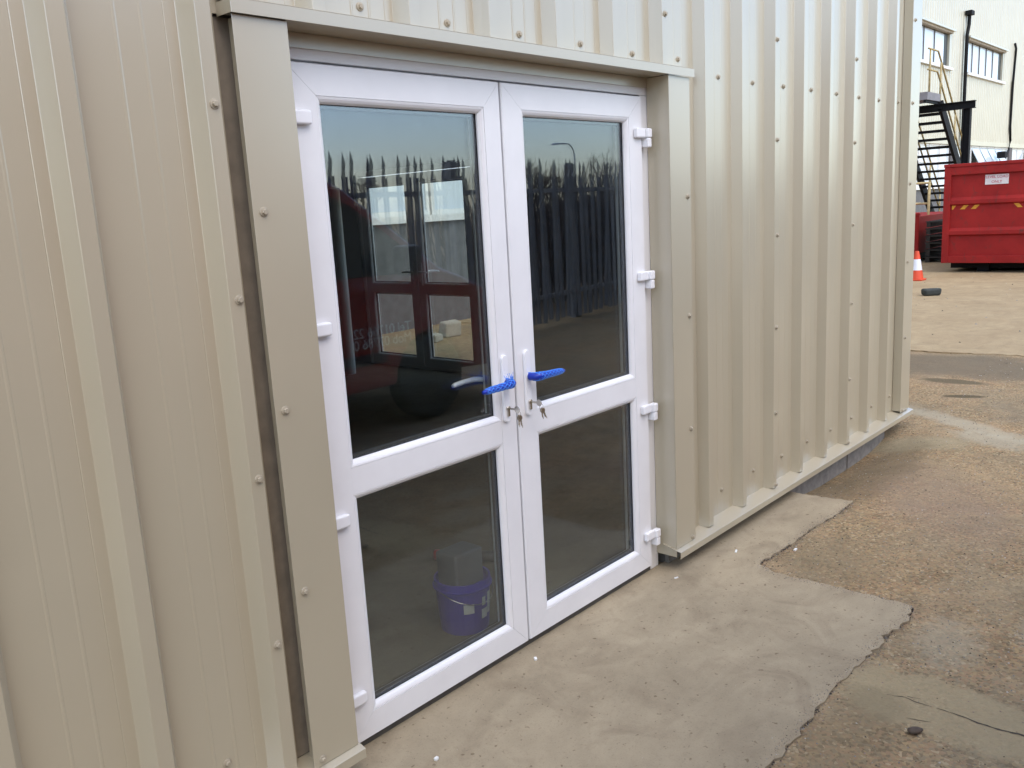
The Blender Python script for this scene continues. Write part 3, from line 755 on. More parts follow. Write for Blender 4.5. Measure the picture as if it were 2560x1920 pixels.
# lower strip of windows, several of them hung open
x = FX0 + 0.4; k = 0
rnd = random.Random(5)
while x < 50:
    w_ = 1.05 if x > 20 else 1.25
    opened = (34.5 < x < 39.0) or rnd.random() < 0.12
    wo = MB(); 
    for (a, b, c, d) in ((x, x + 0.06, 1.621, 3.018), (x + w_ - 0.06, x + w_, 1.621, 3.018), (x + 0.0605, x + w_ - 0.0605, 1.621, 1.69), (x + 0.0605, x + w_ - 0.0605, 2.95, 3.018)): wo.box(a, b, FY + 0.02, FY + 0.09, c, d)
    wf = wo.build('window', M['facwhite'], fac)
    if opened:
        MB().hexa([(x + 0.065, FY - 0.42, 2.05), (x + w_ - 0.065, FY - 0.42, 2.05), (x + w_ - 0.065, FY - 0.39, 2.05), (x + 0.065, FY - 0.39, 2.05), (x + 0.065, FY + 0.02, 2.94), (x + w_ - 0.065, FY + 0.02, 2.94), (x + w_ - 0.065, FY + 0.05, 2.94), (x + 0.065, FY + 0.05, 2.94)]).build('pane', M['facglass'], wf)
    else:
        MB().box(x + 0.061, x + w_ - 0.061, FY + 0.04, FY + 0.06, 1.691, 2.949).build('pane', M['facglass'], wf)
        MB().box(x + 0.0605, x + w_ - 0.0605, FY + 0.015, FY + 0.039, 2.40, 2.44).build('glazing_bar', M['facwhite'], wf)
    x += w_ + 0.05; k += 1
    if k % 7 == 0:
        MB().box(x, x + 0.5, FY - 0.03, FY + 0.2, 1.621, 3.019).build('column', M['colm'], fac); x += 0.55
dp = MB(); dp.tube([(33.62, FY - 0.12, 7.42), (33.60, FY - 0.12, 7.1), (33.42, FY - 0.12, 6.75), (33.42, FY - 0.12, 1.8)], 0.06, 10)
dp.box(33.42, 33.78, FY - 0.24, FY - 0.03, 7.42, 7.56)
dp.build('downpipe', M['black'], fac)
dc = MB(); dc.tube([(40.5, FY - 0.06, 7.15), (40.62, FY - 0.08, 6.95), (40.45, FY - 0.07, 5.5), (40.40, FY - 0.07, 3.9), (40.55, FY - 0.07, 3.3), (40.2, FY - 0.10, 2.9), (39.7, FY - 0.1, 2.6), (39.6, FY - 0.1, 2.0)], 0.045, 8); dc.build('cable', M['black'], fac, smooth=True)
MB().box(37.7, 38.1, FY - 0.55, FY - 0.25, 2.55, 2.80).build('floodlight', M['black'], fac, bevel=0.03)

# ------------------------------------------------------------------ steel staircase
st = empty('steel_staircase', (24.2, 5.5, G), 'black steel outdoor staircase with yellow handrails beside the red container', 'staircase')
SX0, SZ0 = 22.60, 3.52; SX1, SZ1 = 26.55, 0.15
NT = 17
for y in (5.0, 6.06):
    MB().bar((SX0 - 0.1, y, SZ0 + 0.085), (SX1, y, SZ1), 0.07, 0.27).build('stringer', M['black'], st)
tread = MB(); tread.box(-0.13, 0.13, -0.4995, 0.4995, -0.03, 0.03); tme = tread.mesh('tread'); tme.materials.append(M['black'])
for k in range(NT):
    t = (k + 0.6) / NT
    link('tread', tme, st, None, (SX0 + (SX1 - SX0) * t, 5.53, SZ0 + (SZ1 - SZ0) * t))
MB().box(21.55, 22.56, 5.03, FY - 0.07, 3.68, 3.86).build('landing', M['grating'], st)
for y in (5.06, 6.3): MB().box(21.55, 22.565, y, y + 0.06, 3.615, 3.679).build('landing_bearer', M['black'], st)
b_ = MB(); b_.box(22.40, 22.56, 4.20, FY - 0.07, 3.598, 3.614); b_.box(22.40, 22.56, 4.20, FY - 0.07, 3.434, 3.450); b_.box(22.47, 22.49, 4.20, FY - 0.07, 3.4505, 3.5975); b_.build('beam', M['black'], st)
c_ = MB(); c_.box(22.40, 22.56, 4.29, 4.305, G, 3.433); c_.box(22.40, 22.56, 4.435, 4.45, G, 3.433); c_.box(22.47, 22.49, 4.3055, 4.4345, G, 3.433); c_.build('column', M['black'], st)
def rail(pts, r=0.024): MB().tube(pts, r, 8).build('handrail', M['yellow'], st, smooth=True)
for y in (5.06, 6.02):
    for dz in (1.0, 0.52):
        rail([(21.6, y, 3.86 + dz), (22.35, y, 3.86 + dz), (22.62, y, SZ0 + 0.12 + dz), (SX1 - 0.2, y, SZ1 + 0.25 + dz)])
    for (x, z0, z1) in ((21.75, 3.861, 4.86), (22.62, 3.60, 4.62), (24.0, 2.42, 3.46), (25.3, 1.30, 2.32), (26.3, 0.46, 1.45)):
        MB().tube([(x, y, z0), (x, y, z1)], 0.022, 8).build('baluster', M['yellow'], st, smooth=True)
gr = empty('guard_rail', (19.5, 4.8, G), 'faded yellow tubular guard rail in front of the staircase', 'railing')
for z in (1.70, 1.25): MB().tube([(19.5, 4.28, z), (19.5, 6.6, z)], 0.024, 8).build('rail', M['yellow'], gr, smooth=True)
for y in (4.30, 6.5): MB().tube([(19.5, y, G), (19.5, y, 1.72)], 0.030, 8).build('post', M['yellow'], gr, smooth=True)

# ------------------------------------------------------------------ red waste containers
def red_paint(name):
    m, nt, b = mat_new(name)
    n = pos_noise(nt, 2.5, 6, 0.65); r = ramp(nt, n.outputs['Fac'], [(0.3, (0.23, 0.011, 0.010)), (0.7, (0.33, 0.017, 0.014))])
    mpz = N(nt, 'ShaderNodeMapping'); gz = N(nt, 'ShaderNodeNewGeometry'); nt.links.new(gz.outputs['Position'], mpz.inputs['Vector']); mpz.inputs['Scale'].default_value = (1.0, 1.0, 0.45)
    k = pos_noise(nt, 11.0, 6, 0.75, 0.6, mpz.outputs[0]); ks = ramp(nt, k.outputs['Fac'], [(0.56, (0, 0, 0)), (0.70, (0.85, 0.85, 0.85))])
    c = mixc(nt, ks.outputs[0], r.outputs[0], (0.10, 0.030, 0.024))
    nt.links.new(c, b.inputs['Base Color']); b.inputs['Roughness'].default_value = 0.6; b.inputs['Specular IOR Level'].default_value = 0.25
    return m
M['red'] = red_paint('worn_red_container_paint')
M['hazard'] = simple('amber_hazard_paint', (0.62, 0.28, 0.02), 0.5, var=0.12, scale=20)
M['sign'] = simple('off_white_sign', (0.66, 0.60, 0.58), 0.5, var=0.06, scale=12)
M['signred'] = simple('red_sign_lettering', (0.45, 0.03, 0.06), 0.5, var=0.1, scale=30)

def text_mesh(body, size, name):
    cu = bpy.data.curves.new(name, 'FONT'); cu.body = body; cu.size = size; cu.align_x = 'CENTER'; cu.align_y = 'CENTER'; cu.extrude = 0.001; cu.offset = 0.0
    o = bpy.data.objects.new(name, cu); COL.objects.link(o)
    dg = bpy.context.evaluated_depsgraph_get(); me = bpy.data.meshes.new_from_object(o.evaluated_get(dg))
    bpy.data.objects.remove(o); bpy.data.curves.remove(cu); me.name = name
    return me

def container(x, y1, wd, ln, z0, z1, label, decals, group='red waste containers across the yard'):
    """end face at x facing -x, spanning y1-wd..y1"""
    y0 = y1 - wd
    root = empty('waste_container', (x + ln / 2, (y0 + y1) / 2, G), label, 'skip', group)
    m = MB(); m.box(x + 0.06, x + ln, y0 + 0.05, y1 - 0.05, z0 + 0.05, z1 - 0.02); m.build('body', M['red'], root)
    H = z1 - z0
    def member(nm, a, b, c, d, dep=0.0): MB().box(x + dep, x + 0.0595 if dep < 0.059 else x + dep + 0.02, a, b, c, d).build(nm, M['red'], root, bevel=0.006)
    member('frame_post', y1 - 0.115, y1, z0, z1); member('frame_post', y0, y0 + 0.115, z0, z1)
    member('frame_rail', y0 + 0.1155, y1 - 0.1155, z1 - 0.14, z1, 0.004); member('frame_rail', y0 + 0.1155, y1 - 0.1155, z0, z0 + 0.13, 0.004)
    for f in (0.645, 0.325):
        zc = z0 + H * f
        MB().hexa([(x + 0.055, y0 + 0.116, zc - 0.065), (x + 0.055, y1 - 0.116, zc - 0.065), (x + 0.0598, y1 - 0.116, zc - 0.065), (x + 0.0598, y0 + 0.116, zc - 0.065),
                   (x + 0.055, y0 + 0.116, zc + 0.065), (x + 0.055, y1 - 0.116, zc + 0.065), (x + 0.0598, y1 - 0.116, zc + 0.065), (x + 0.0598, y0 + 0.116, zc + 0.065)])
        r = MB(); r.prism([(x + 0.0598, zc - 0.075), (x + 0.0598, zc + 0.075), (x + 0.012, zc + 0.02), (x + 0.010, zc - 0.045)], y0 + 0.116, y1 - 0.116, 'xz')
        r.v = [(p[0], p[1], p[2]) for p in r.v]; r.build('stiffener', M['red'], root)
    MB().box(x - 0.01, x + ln + 0.01, y1 - 0.10, y1 + 0.012, z1 + 0.0005, z1 + 0.06).build('top_rim', M['red'], root, bevel=0.01)
    MB().box(x - 0.01, x + 0.10, y0, y1 - 0.101, z1 + 0.0005, z1 + 0.06).build('top_rim', M['red'], root, bevel=0.01)
    for yy in (y0 + 0.55, y1 - 0.75): MB().box(x + 0.30, x + ln - 0.2, yy, yy + 0.2, G, z0 + 0.049).build('skid', M['black'], root)
    MB().box(x + 0.35, x + ln - 0.1, y0 + 0.08, y1 - 0.08, G + 0.06, z0 + 0.0492).build('underside_shade_box', M['black'], root)  # black box added to darken the shaded gap under the container
    for k in range(int(ln / 0.6)): MB().box(x + 0.4 + k * 0.6, x + 0.5 + k * 0.6, y1 - 0.0495, y1 + 0.02, z0 + 0.05, z1 - 0.02).build('stiffener', M['red'], root)
    if decals:
        s = MB().box(x + 0.052, x + 0.0585, 1.965, 2.345, 1.600, 1.772).build('sign', M['sign'], root)
        for (t, z, sz) in (('LEVEL LOAD', 1.730, 0.066), ('ONLY', 1.645, 0.064)):
            me = text_mesh(t, sz, 'lettering'); me.materials.append(M['signred'])
            me.transform(Matrix.Translation((x + 0.0505, 2.155, z)) @ Matrix.Rotation(-PI / 2, 4, 'Z') @ Matrix.Rotation(PI / 2, 4, 'X') @ Matrix.Scale(1.0, 4))
            link('lettering', me, s)
        zt, zb = 1.268, 1.178
        for (a, b, c, d) in ((2.884, 2.884, 2.884, 2.80), (2.745, 2.655, 2.655, 2.745), (2.56, 2.44, 0, 0)):
            pass
        for q in ([(2.883, zb), (2.883, zt), (2.80, zt), (2.862, zb)], [(2.745, zb), (2.665, zt), (2.585, zt), (2.665, zb)], [(2.562, zb), (2.48, zt), (2.40, zt), (2.48, zb)],
                  [(1.80, zb), (1.88, zt), (1.80, zt), (1.72, zb)], [(1.62, zb), (1.70, zt), (1.62, zt), (1.54, zb)], [(1.44, zb), (1.52, zt), (1.44, zt), (1.36, zb)]):
            MB().prism(q, x + 0.0555, x + 0.0598, 'yz').build('hazard_stripe', M['hazard'], root)
    return root
container(16.05, 3.02, 2.45, 5.0, 0.20, 1.94, 'large red steel waste container with a LEVEL LOAD ONLY sign', True)
container(18.2, 6.10, 2.0, 3.5, 0.17, 1.02, 'low dark red waste container behind the traffic cone', False)

# ------------------------------------------------------------------ cone, block, pallets
M['cone_o'] = simple('orange_red_cone', (0.62, 0.065, 0.02), 0.55, var=0.12)
M['cone_w'] = simple('white_cone_band', (0.72, 0.74, 0.80), 0.4, var=0.05)
cx, cy = 14.55, 2.99
cn = empty('traffic_cone', (cx, cy, G), 'orange traffic cone with a white band beside the corner of the clad unit', 'cone')
MB().box(cx - 0.135, cx + 0.135, cy - 0.135, cy + 0.135, G, G + 0.028).build('base', M['cone_o'], cn, bevel=0.012)
MB().lathe([(0.118, G + 0.0285), (0.092, G + 0.18)], 24, (cx, cy, 0)).build('lower_body', M['cone_o'], cn)
MB().lathe([(0.093, G + 0.1805), (0.060, G + 0.37)], 24, (cx, cy, 0)).build('reflective_band', M['cone_w'], cn)
MB().lathe([(0.060, G + 0.3705), (0.034, G + 0.505), (0.025, G + 0.51)], 24, (cx, cy, 0)).build('tip', M['cone_o'], cn)
M['rubber'] = simple('dark_rubber_block', (0.035, 0.04, 0.036), 0.8, var=0.3, scale=20)
rb = MB(); rb.box(-0.09, 0.09, -0.135, 0.135, 0.0, 0.125)
rb.v = [(p[0] * random.uniform(0.8, 1.15), p[1] * random.uniform(0.8, 1.15), p[2] * random.uniform(0.7, 1.05)) for p in rb.v]
rbo = rb.build('rubber_block', M['rubber'], bevel=0.035, seg=3, loc=(12.30, 2.08, G), rot=(0, 0, 0.62))
tag(rbo, 'black rounded rubber block lying on the pale yard concrete', 'block')
# pallets added as stand-ins for the dark clutter between the containers
M['wood'] = simple('dark_stand_in_pallet_wood', (0.045, 0.04, 0.032), 0.9, var=0.3, scale=18)
for k in range(6):
    pt = empty('pallet', (18.9, 3.62, G + k * 0.15), ['lowest', 'second lowest', 'third lowest', 'third highest', 'second highest', 'topmost'][k] + ' stand-in pallet for the dark clutter between the red containers', 'pallet', 'stand-in pallets for the dark clutter between the containers')
    z = G + k * 0.15
    for yy in (3.24, 3.58, 3.92): MB().box(18.4, 19.4, yy, yy + 0.08, z + 0.001, z + 0.10).build('bearer', M['wood'], pt)
    for i in range(5): MB().box(18.4 + i * 0.225, 18.5 + i * 0.225, 3.22, 4.02, z + 0.1005, z + 0.123).build('deck_board', M['wood'], pt)

# ------------------------------------------------------------------ loose bits on the ground
M['foam'] = simple('white_foam', (0.82, 0.82, 0.80), 0.7, var=0.03)
M['stone'] = simple('dark_brown_stone', (0.085, 0.062, 0.045), 0.85, var=0.25, scale=60)
def scrap(name, x, y, dims, rz, label, mat, cat, rough=0.15, zz=None):
    m = MB(); m.box(-dims[0] / 2, dims[0] / 2, -dims[1] / 2, dims[1] / 2, 0, dims[2])
    m.v = [(p[0] * (1 + random.uniform(-rough, rough)), p[1] * (1 + random.uniform(-rough, rough)), p[2] * (1 + (random.uniform(-rough, rough) if p[2] > 0 else 0))) for p in m.v]
    o = m.build(name, mat, None, bevel=min(dims) * 0.25, seg=2, loc=(x, y, G if zz is None else zz), rot=(0, 0, rz))
    return tag(o, label, cat)
scrap('foam_scrap', 0.533, -0.042, (0.017, 0.010, 0.008), 0.9, 'white foam crumb on the apron just below the meeting of the doors', M['foam'], 'scrap')
scrap('foam_scrap', -0.101, -0.184, (0.015, 0.011, 0.010), 0.2, 'rounded white foam crumb at the bottom edge of the photo', M['foam'], 'scrap')
scrap('foam_scrap', 1.839, -0.163, (0.030, 0.009, 0.006), 0.35, 'thin white plastic strip on the apron below the drip flashing', M['foam'], 'scrap')
scrap('foam_scrap', 2.029, -0.365, (0.024, 0.011, 0.007), 0.1, 'white plastic strip lying on the rough ground beside the apron', M['foam'], 'scrap', zz=ground_z(2.029, -0.365))
scrap('foam_scrap', 1.43, -0.09, (0.020, 0.006, 0.005), -0.4, 'thin white shaving close to the lowest right hinge', M['foam'], 'scrap')
pb = MB().lathe([(0.004, -0.001), (0.016, 0.002), (0.019, 0.006), (0.013, 0.011), (0.004, 0.012)], 12)
pb.v = [(p[0] * (1.35 + random.uniform(-0.08, 0.08)), p[1] * (0.85 + random.uniform(-0.1, 0.1)), p[2]) for p in pb.v]
tag(pb.build('stone', M['stone'], loc=(0.885, -1.252, G - 0.003), rot=(0, 0, -0.6), smooth=True), 'flat dark brown stone on the pale cement patch', 'stone')

M['crack'] = simple('dark_crack', (0.06, 0.048, 0.036), 0.95, var=0.3, scale=60)
def crack(pts, wmax):
    m = MB(); L = []; R_ = []; P = jagged(pts, 0.012, 0.0016, closed=False) + [pts[-1]]; n = len(P)
    for i, (x, y) in enumerate(P):
        w_ = wmax * (0.25 + 0.75 * math.sin(PI * (i + 0.5) / n)) * random.uniform(0.4, 1.2); z = ground_z(x, y) + 0.0012
        L.append(m.vert(x - w_ / 2, y, z)); R_.append(m.vert(x + w_ / 2, y, z))
    for i in range(n - 1): m.face(L[i], R_[i], R_[i + 1], L[i + 1])
    tag(m.build('crack', M['crack']), kind='structure')
crack([(1.051, -1.113), (1.066, -1.164), (1.059, -1.206), (1.063, -1.247)], 0.004)
crack([(1.063, -1.26), (1.065, -1.31), (1.065, -1.35), (1.057, -1.384), (1.058, -1.436), (1.07, -1.506), (1.072, -1.568), (1.06, -1.8)], 0.008)
crack([(0.947, -1.203), (0.961, -1.24), (0.972, -1.273)], 0.003)
crack([(1.078, -1.168), (1.089, -1.208)], 0.004)

# grit: chips over the rough ground, a dark crumbly line along the apron edge, specks on the apron
M['grit'] = [simple('grit_dark', (0.056, 0.044, 0.036), 0.9, var=0.3, scale=90), simple('grit_pink', (0.264, 0.188, 0.148), 0.9, var=0.2, scale=90), simple('grit_grey', (0.216, 0.208, 0.188), 0.9, var=0.2, scale=90), simple('grit_pale', (0.448, 0.424, 0.376), 0.9, var=0.15, scale=90), simple('grit_ochre', (0.272, 0.208, 0.132), 0.9, var=0.2, scale=90)]
gm = MB()
def chip(x, y, z, s, mi):
    b = len(gm.v); a = random.random() * 6.28; n = 5; gm.mi = mi
    for k in range(n):
        r = s * random.uniform(0.6, 1.1); gm.v.append((x + r * math.cos(a + k * 1.2566), y + r * math.sin(a + k * 1.2566), z - s * 0.2))
    gm.v.append((x + random.gauss(0, s * 0.2), y + random.gauss(0, s * 0.2), z + s * random.uniform(0.35, 0.8)))
    for k in range(n): gm.face(b + k, b + (k + 1) % n, b + n)
def inside(x, y, poly):
    c = False; n = len(poly); j = n - 1
    for i in range(n):
        if (poly[i][1] > y) != (poly[j][1] > y) and x < (poly[j][0] - poly[i][0]) * (y - poly[i][1]) / (poly[j][1] - poly[i][1]) + poly[i][0]: c = not c
        j = i
    return c
simple_apron = [(2.774, 0.05)] + edge_px + [(-0.62, -0.975), (-0.62, 0.05)]
cnt = 0
while cnt < 9000:
    x = random.uniform(0.2, 7.4); y = random.uniform(-1.9, 0.0)
    if x > 4 and random.random() < 0.55: continue
    if y > -2 + (x + 1.66) * 0.75 or inside(x, y, simple_apron) or (0.87 < x < 1.25 and y < -1.0 and random.random() < 0.75): continue
    s = random.choice((0.0012, 0.0016, 0.002, 0.0026, 0.0036)) * (1.0 + 0.10 * x)
    chip(x, y, ground_z(x, y) + 0.001, s, random.choices((0, 1, 2, 3, 4), (3, 4, 4, 1.3, 4))[0]); cnt += 1
for i in range(len(edge_px)):
    a = edge_px[i]; b = edge_px[i + 1] if i + 1 < len(edge_px) else (0.2, -0.978)
    L = math.hypot(b[0] - a[0], b[1] - a[1])
    for k in range(int(L * 520)):
        t = random.random(); d = abs(random.gauss(0, 0.010)) - 0.003
        nx_, ny_ = (b[1] - a[1]) / L, -(b[0] - a[0]) / L
        x = a[0] + (b[0] - a[0]) * t - nx_ * d * (-1); y = a[1] + (b[1] - a[1]) * t - ny_ * d * (-1)
        chip(x, y, G - 0.010 + random.uniform(0, 0.006), random.uniform(0.0015, 0.0055), random.choices((0, 2, 4), (7, 1, 1))[0])
for i in range(1, len(edge_px)):
    a = edge_px[i]; b = edge_px[i + 1] if i + 1 < len(edge_px) else (0.2, -0.978)
    L = math.hypot(b[0] - a[0], b[1] - a[1])
    for k in range(int(L * 900)):
        t = random.random(); d = random.gauss(0.004, 0.018); q = random.random()
        nx_, ny_ = (b[1] - a[1]) / L, -(b[0] - a[0]) / L
        x = a[0] + (b[0] - a[0]) * t + nx_ * d; y = a[1] + (b[1] - a[1]) * t + ny_ * d
        chip(x, y, (G + 0.0004) if inside(x, y, simple_apron) else G - 0.009 + 0.004 * q, random.uniform(0.0008, 0.0030), random.choices((0, 1, 2, 3, 4), (2, 3, 3, 0.6, 4))[0])
for k in range(260):
    x = random.uniform(-0.5, 1.72); y = random.uniform(-0.97, 0.03)
    chip(x, y, G + 0.0003, random.uniform(0.0006, 0.0018) * (1.9 if random.random() < 0.05 else 1), random.choices((0, 2, 3), (7, 2, 0.6))[0])
for k in range(160):
    chip(random.uniform(7.6, 15.5), random.uniform(-2, 3.2), G + 0.001, random.uniform(0.006, 0.022), random.choices((0, 2, 3), (4, 2, 2))[0])
tag(gm.build('grit', M['grit']), 'fine stone chips and crumbs scattered over the yard', 'grit', kind='stuff')

# ------------------------------------------------------------------ broken blocks in the side yard, seen through both doors
for (x, y, s, rz, lab) in ((6.0, 6.25, (0.30, 0.16, 0.13), 0.4, 'pale broken block seen through the end doors, left of the pile'), (6.42, 6.40, (0.28, 0.20, 0.22), -0.2, 'tallest pale broken block seen through the end doors'), (6.75, 6.15, (0.28, 0.15, 0.11), 0.9, 'small pale broken block seen through the end doors, right of the pile')):
    m = MB().box(-s[0] / 2, s[0] / 2, -s[1] / 2, s[1] / 2, 0, s[2]); m.v = [(p[0] * random.uniform(0.65, 1.15), p[1] * random.uniform(0.65, 1.15), p[2] * random.uniform(0.6, 1.0)) for p in m.v]
    tag(m.build('broken_block', M['patch'], None, bevel=0.02, loc=(x, y, G - 0.012), rot=(0, 0, rz)), lab, 'rubble', 'broken blocks in the side yard')

# ------------------------------------------------------------------ red van parked opposite the doors (seen in the glass)
M['vanred'] = simple('glossy_dark_red_van_paint', (0.26, 0.010, 0.018), 0.3, var=0.04, coat=1.0)
M['vanglass'] = simple('dark_van_glass', (0.02, 0.024, 0.026), 0.03, spec=0.8)
M['tyre'] = simple('black_tyre', (0.02, 0.02, 0.02), 0.85)
M['rim'] = simple('silver_rim', (0.5, 0.5, 0.5), 0.35, 0.8)
M['lampglass'] = simple('clear_headlight', (0.75, 0.77, 0.78), 0.08, spec=0.8)
M['vantext'] = simple('white_van_lettering', (0.75, 0.75, 0.75), 0.5)
van = empty('van', (1.3, -3.83, G), 'dark red van parked opposite the doors, its cab reflected in the left leaf, box body added for shade', 'van')
VY, HW = -3.83, 0.88
def arc(cx, cz, r, a0, a1, n=10): return [(cx + r * math.cos(math.radians(a0 + (a1 - a0) * k / n)), cz + r * math.sin(math.radians(a0 + (a1 - a0) * k / n))) for k in range(n + 1)]
prof_v = [(-1.98, 0.34), (-2.03, 0.50), (-2.03, 1.05), (-1.97, 1.80), (-1.87, 1.97), (-1.5, 2.02), (0.6, 2.04), (1.7, 2.02), (2.05, 1.965), (2.35, 1.82), (3.18, 1.20), (3.45, 1.10), (3.78, 0.96), (3.93, 0.80), (3.98, 0.52), (3.90, 0.30)]
prof_v += arc(3.02, 0.34, 0.37, 0, 180) + arc(-0.92, 0.34, 0.37, 0, 180)
prof_v = [(x, z + 0.02) for x, z in prof_v]
def hw(z, x=0): 
    h = HW - (0.13 * (z - 1.05) / 0.97 if z > 1.05 else 0.03 * (1.05 - z) / 0.7)
    return h - 0.10 * max(0, (x - 2.6) / 1.4) ** 2
vb = MB(); n = len(prof_v)
A = [vb.vert(x, VY + hw(z, x), z) for x, z in prof_v]; B = [vb.vert(x, VY - hw(z, x), z) for x, z in prof_v]
vb.face(*A); vb.face(*reversed(B))
for i in range(n): vb.face(A[i], B[i], B[(i + 1) % n], A[(i + 1) % n])
body = vb.build('body', M['vanred'], van, bevel=0.03, seg=3)
def side_panel(nm, pts, mat, parent, s, off=0.004, th=0.006):
    m = MB(); a = [m.vert(x, VY + s * (hw(z, x) + off), z) for x, z in pts]; b = [m.vert(x, VY + s * (hw(z, x) + off - th), z) for x, z in pts]
    k = len(pts); m.face(*a); m.face(*reversed(b))
    for i in range(k): m.face(a[i], b[i], b[(i + 1) % k], a[(i + 1) % k])
    return m.build(nm, mat, parent)
for s in (1, -1):
    side_panel('side_window', [(1.62, 1.22), (2.95, 1.20), (2.98, 1.28), (2.38, 1.72), (2.12, 1.84), (1.62, 1.87)], M['vanglass'], van, s)
    side_panel('door_seam', [(1.50, 0.42), (1.512, 0.42), (1.512, 1.92), (1.50, 1.92)], M['gasket'], van, s, 0.002, 0.004)
    side_panel('rubbing_strip', [(-0.45, 0.56), (2.55, 0.56), (2.55, 0.64), (-0.45, 0.64)], M['darkplastic'], van, s, 0.012, 0.014)
    mr_ = MB(); mr_.box(2.62, 2.74, VY + (s * 0.92 if s > 0 else -1.14), VY + (1.14 if s > 0 else -0.92), 1.20, 1.42); mr_.build('mirror', M['darkplastic'], van, bevel=0.03)
    for xw in (3.02, -0.92):
        ty = MB().lathe([(0.20, -0.10), (0.31, -0.10), (0.335, -0.07), (0.335, 0.07), (0.31, 0.10), (0.20, 0.10)], 28, (xw, VY + s * 0.76, 0.355), 'y'); to = ty.build('tyre', M['tyre'], van)
        MB().lathe([(0.205, -0.09), (0.205, 0.06), (0.05, 0.08)] if s < 0 else [(0.05, -0.08), (0.205, -0.06), (0.205, 0.09)], 20, (xw, VY + s * 0.76, 0.355), 'y').build('rim', M['rim'], to)
    hl = MB(); hl.hexa([(3.72, VY + s * 0.50, 0.80), (3.93, VY + s * 0.48, 0.76), (3.80, VY + s * 0.77, 0.80), (3.66, VY + s * 0.79, 0.84), (3.66, VY + s * 0.50, 0.99), (3.87, VY + s * 0.48, 0.90), (3.74, VY + s * 0.77, 0.94), (3.60, VY + s * 0.79, 0.98)]); hl.build('headlight', M['lampglass'], van, bevel=0.01)
ws = MB(); ws.hexa([(2.42, VY - 0.66, 1.815), (3.14, VY - 0.74, 1.275), (3.14, VY + 0.74, 1.275), (2.42, VY + 0.66, 1.815), (2.435, VY - 0.66, 1.835), (3.155, VY - 0.74, 1.295), (3.155, VY + 0.74, 1.295), (2.435, VY + 0.66, 1.835)]); ws.build('windscreen', M['vanglass'], van)
MB().box(3.86, 4.02, VY - 0.78, VY + 0.78, 0.34, 0.55).build('bumper', M['darkplastic'], van, bevel=0.04)
MB().box(-2.6, 1.55, VY - 0.97, VY + 0.97, 0.72, 3.15).build('shade_box_body', M['vanred'], van, bevel=0.03, seg=2)  # unseen tall body, added to shade the cladding left of the doors
for s in (-0.975, 0.955): MB().box(-2.62, 1.57, VY + s, VY + s + 0.02, 3.08, 3.17).build('shade_box_trim', M['rim'], van)  # edging of the added shading body
for (t, x, z) in (('Tel 01766 22', 2.52, 0.80), ('Mob 07786 0', 2.52, 0.715)):
    me = text_mesh(t, 0.105, 'lettering'); me.materials.append(M['vantext'])
    me.transform(Matrix.Translation((x, VY + hw(z, x) + 0.006, z)) @ Matrix.Rotation(PI, 4, 'Z') @ Matrix.Rotation(PI / 2, 4, 'X'))
    link('lettering', me, van)

# ------------------------------------------------------------------ palisade fence behind the camera (seen in the glass)
M['galv'] = simple('weathered_galvanised_steel', (0.30, 0.30, 0.30), 0.55, 0.2, var=0.2, scale=7)
fence = empty('palisade_fence', (8, -5.3, G), 'grey spiked palisade fence reflected in the door glass', 'fence')
def fence_y(x): return -5.12 - 0.13 * max(0.0, x - 4.0)
pm = MB()
wv = [(-0.040, 0.0), (-0.026, 0.020), (-0.010, 0.002), (0.010, 0.002), (0.026, 0.020), (0.040, 0.0)]
lo = [pm.vert(x, y, 0.06) for x, y in wv]; hi = [pm.vert(x, y, 2.03) for x, y in wv]
for i in range(5): pm.face(lo[i], lo[i + 1], hi[i + 1], hi[i])
t1 = pm.vert(-0.066, 0.07, 2.21); pm.face(hi[0], hi[1], t1)
t2 = pm.vert(0.066, 0.07, 2.21); pm.face(hi[4], hi[5], t2)
t3 = [pm.vert(-0.030, 0.006, 2.15), pm.vert(0.026, 0.006, 2.17), pm.vert(-0.004, 0.0, 2.28)]
pm.face(hi[2], hi[3], t3[1], t3[0]); pm.face(t3[0], t3[1], t3[2])
pale_me = pm.mesh('pale'); pale_me.materials.append(M['galv'])
x = -3.0
while x < 21:
    o = link('pale', pale_me, fence, None, (x, fence_y(x), G - 0.01 + random.gauss(0, 0.012)), (random.gauss(0, 0.012), random.gauss(0, 0.014), random.gauss(0, 0.05) + 0.0))
    if not o.modifiers: pass
    x += 0.158
for (xa, xb) in ((-3.1, 4.0), (4.0, 21.2)):
    for z in (1.86, 0.42): MB().bar((xa, fence_y(xa) - 0.03, z), (xb, fence_y(xb) - 0.03, z), 0.045, 0.055).build('rail', M['galv'], fence)
for x in (-2.4, 0.35, 3.1, 5.85, 8.6, 11.35, 14.1, 16.85, 19.6):
    y = fence_y(x) - 0.12; p = MB(); p.box(x - 0.065, x + 0.065, y - 0.006, y + 0.006, G - 0.05, 2.24); p.box(x - 0.065, x - 0.053, y - 0.06, y + 0.05, G - 0.05, 2.22); p.box(x + 0.053, x + 0.065, y - 0.06, y + 0.05, G - 0.05, 2.22); p.build('post', M['galv'], fence)

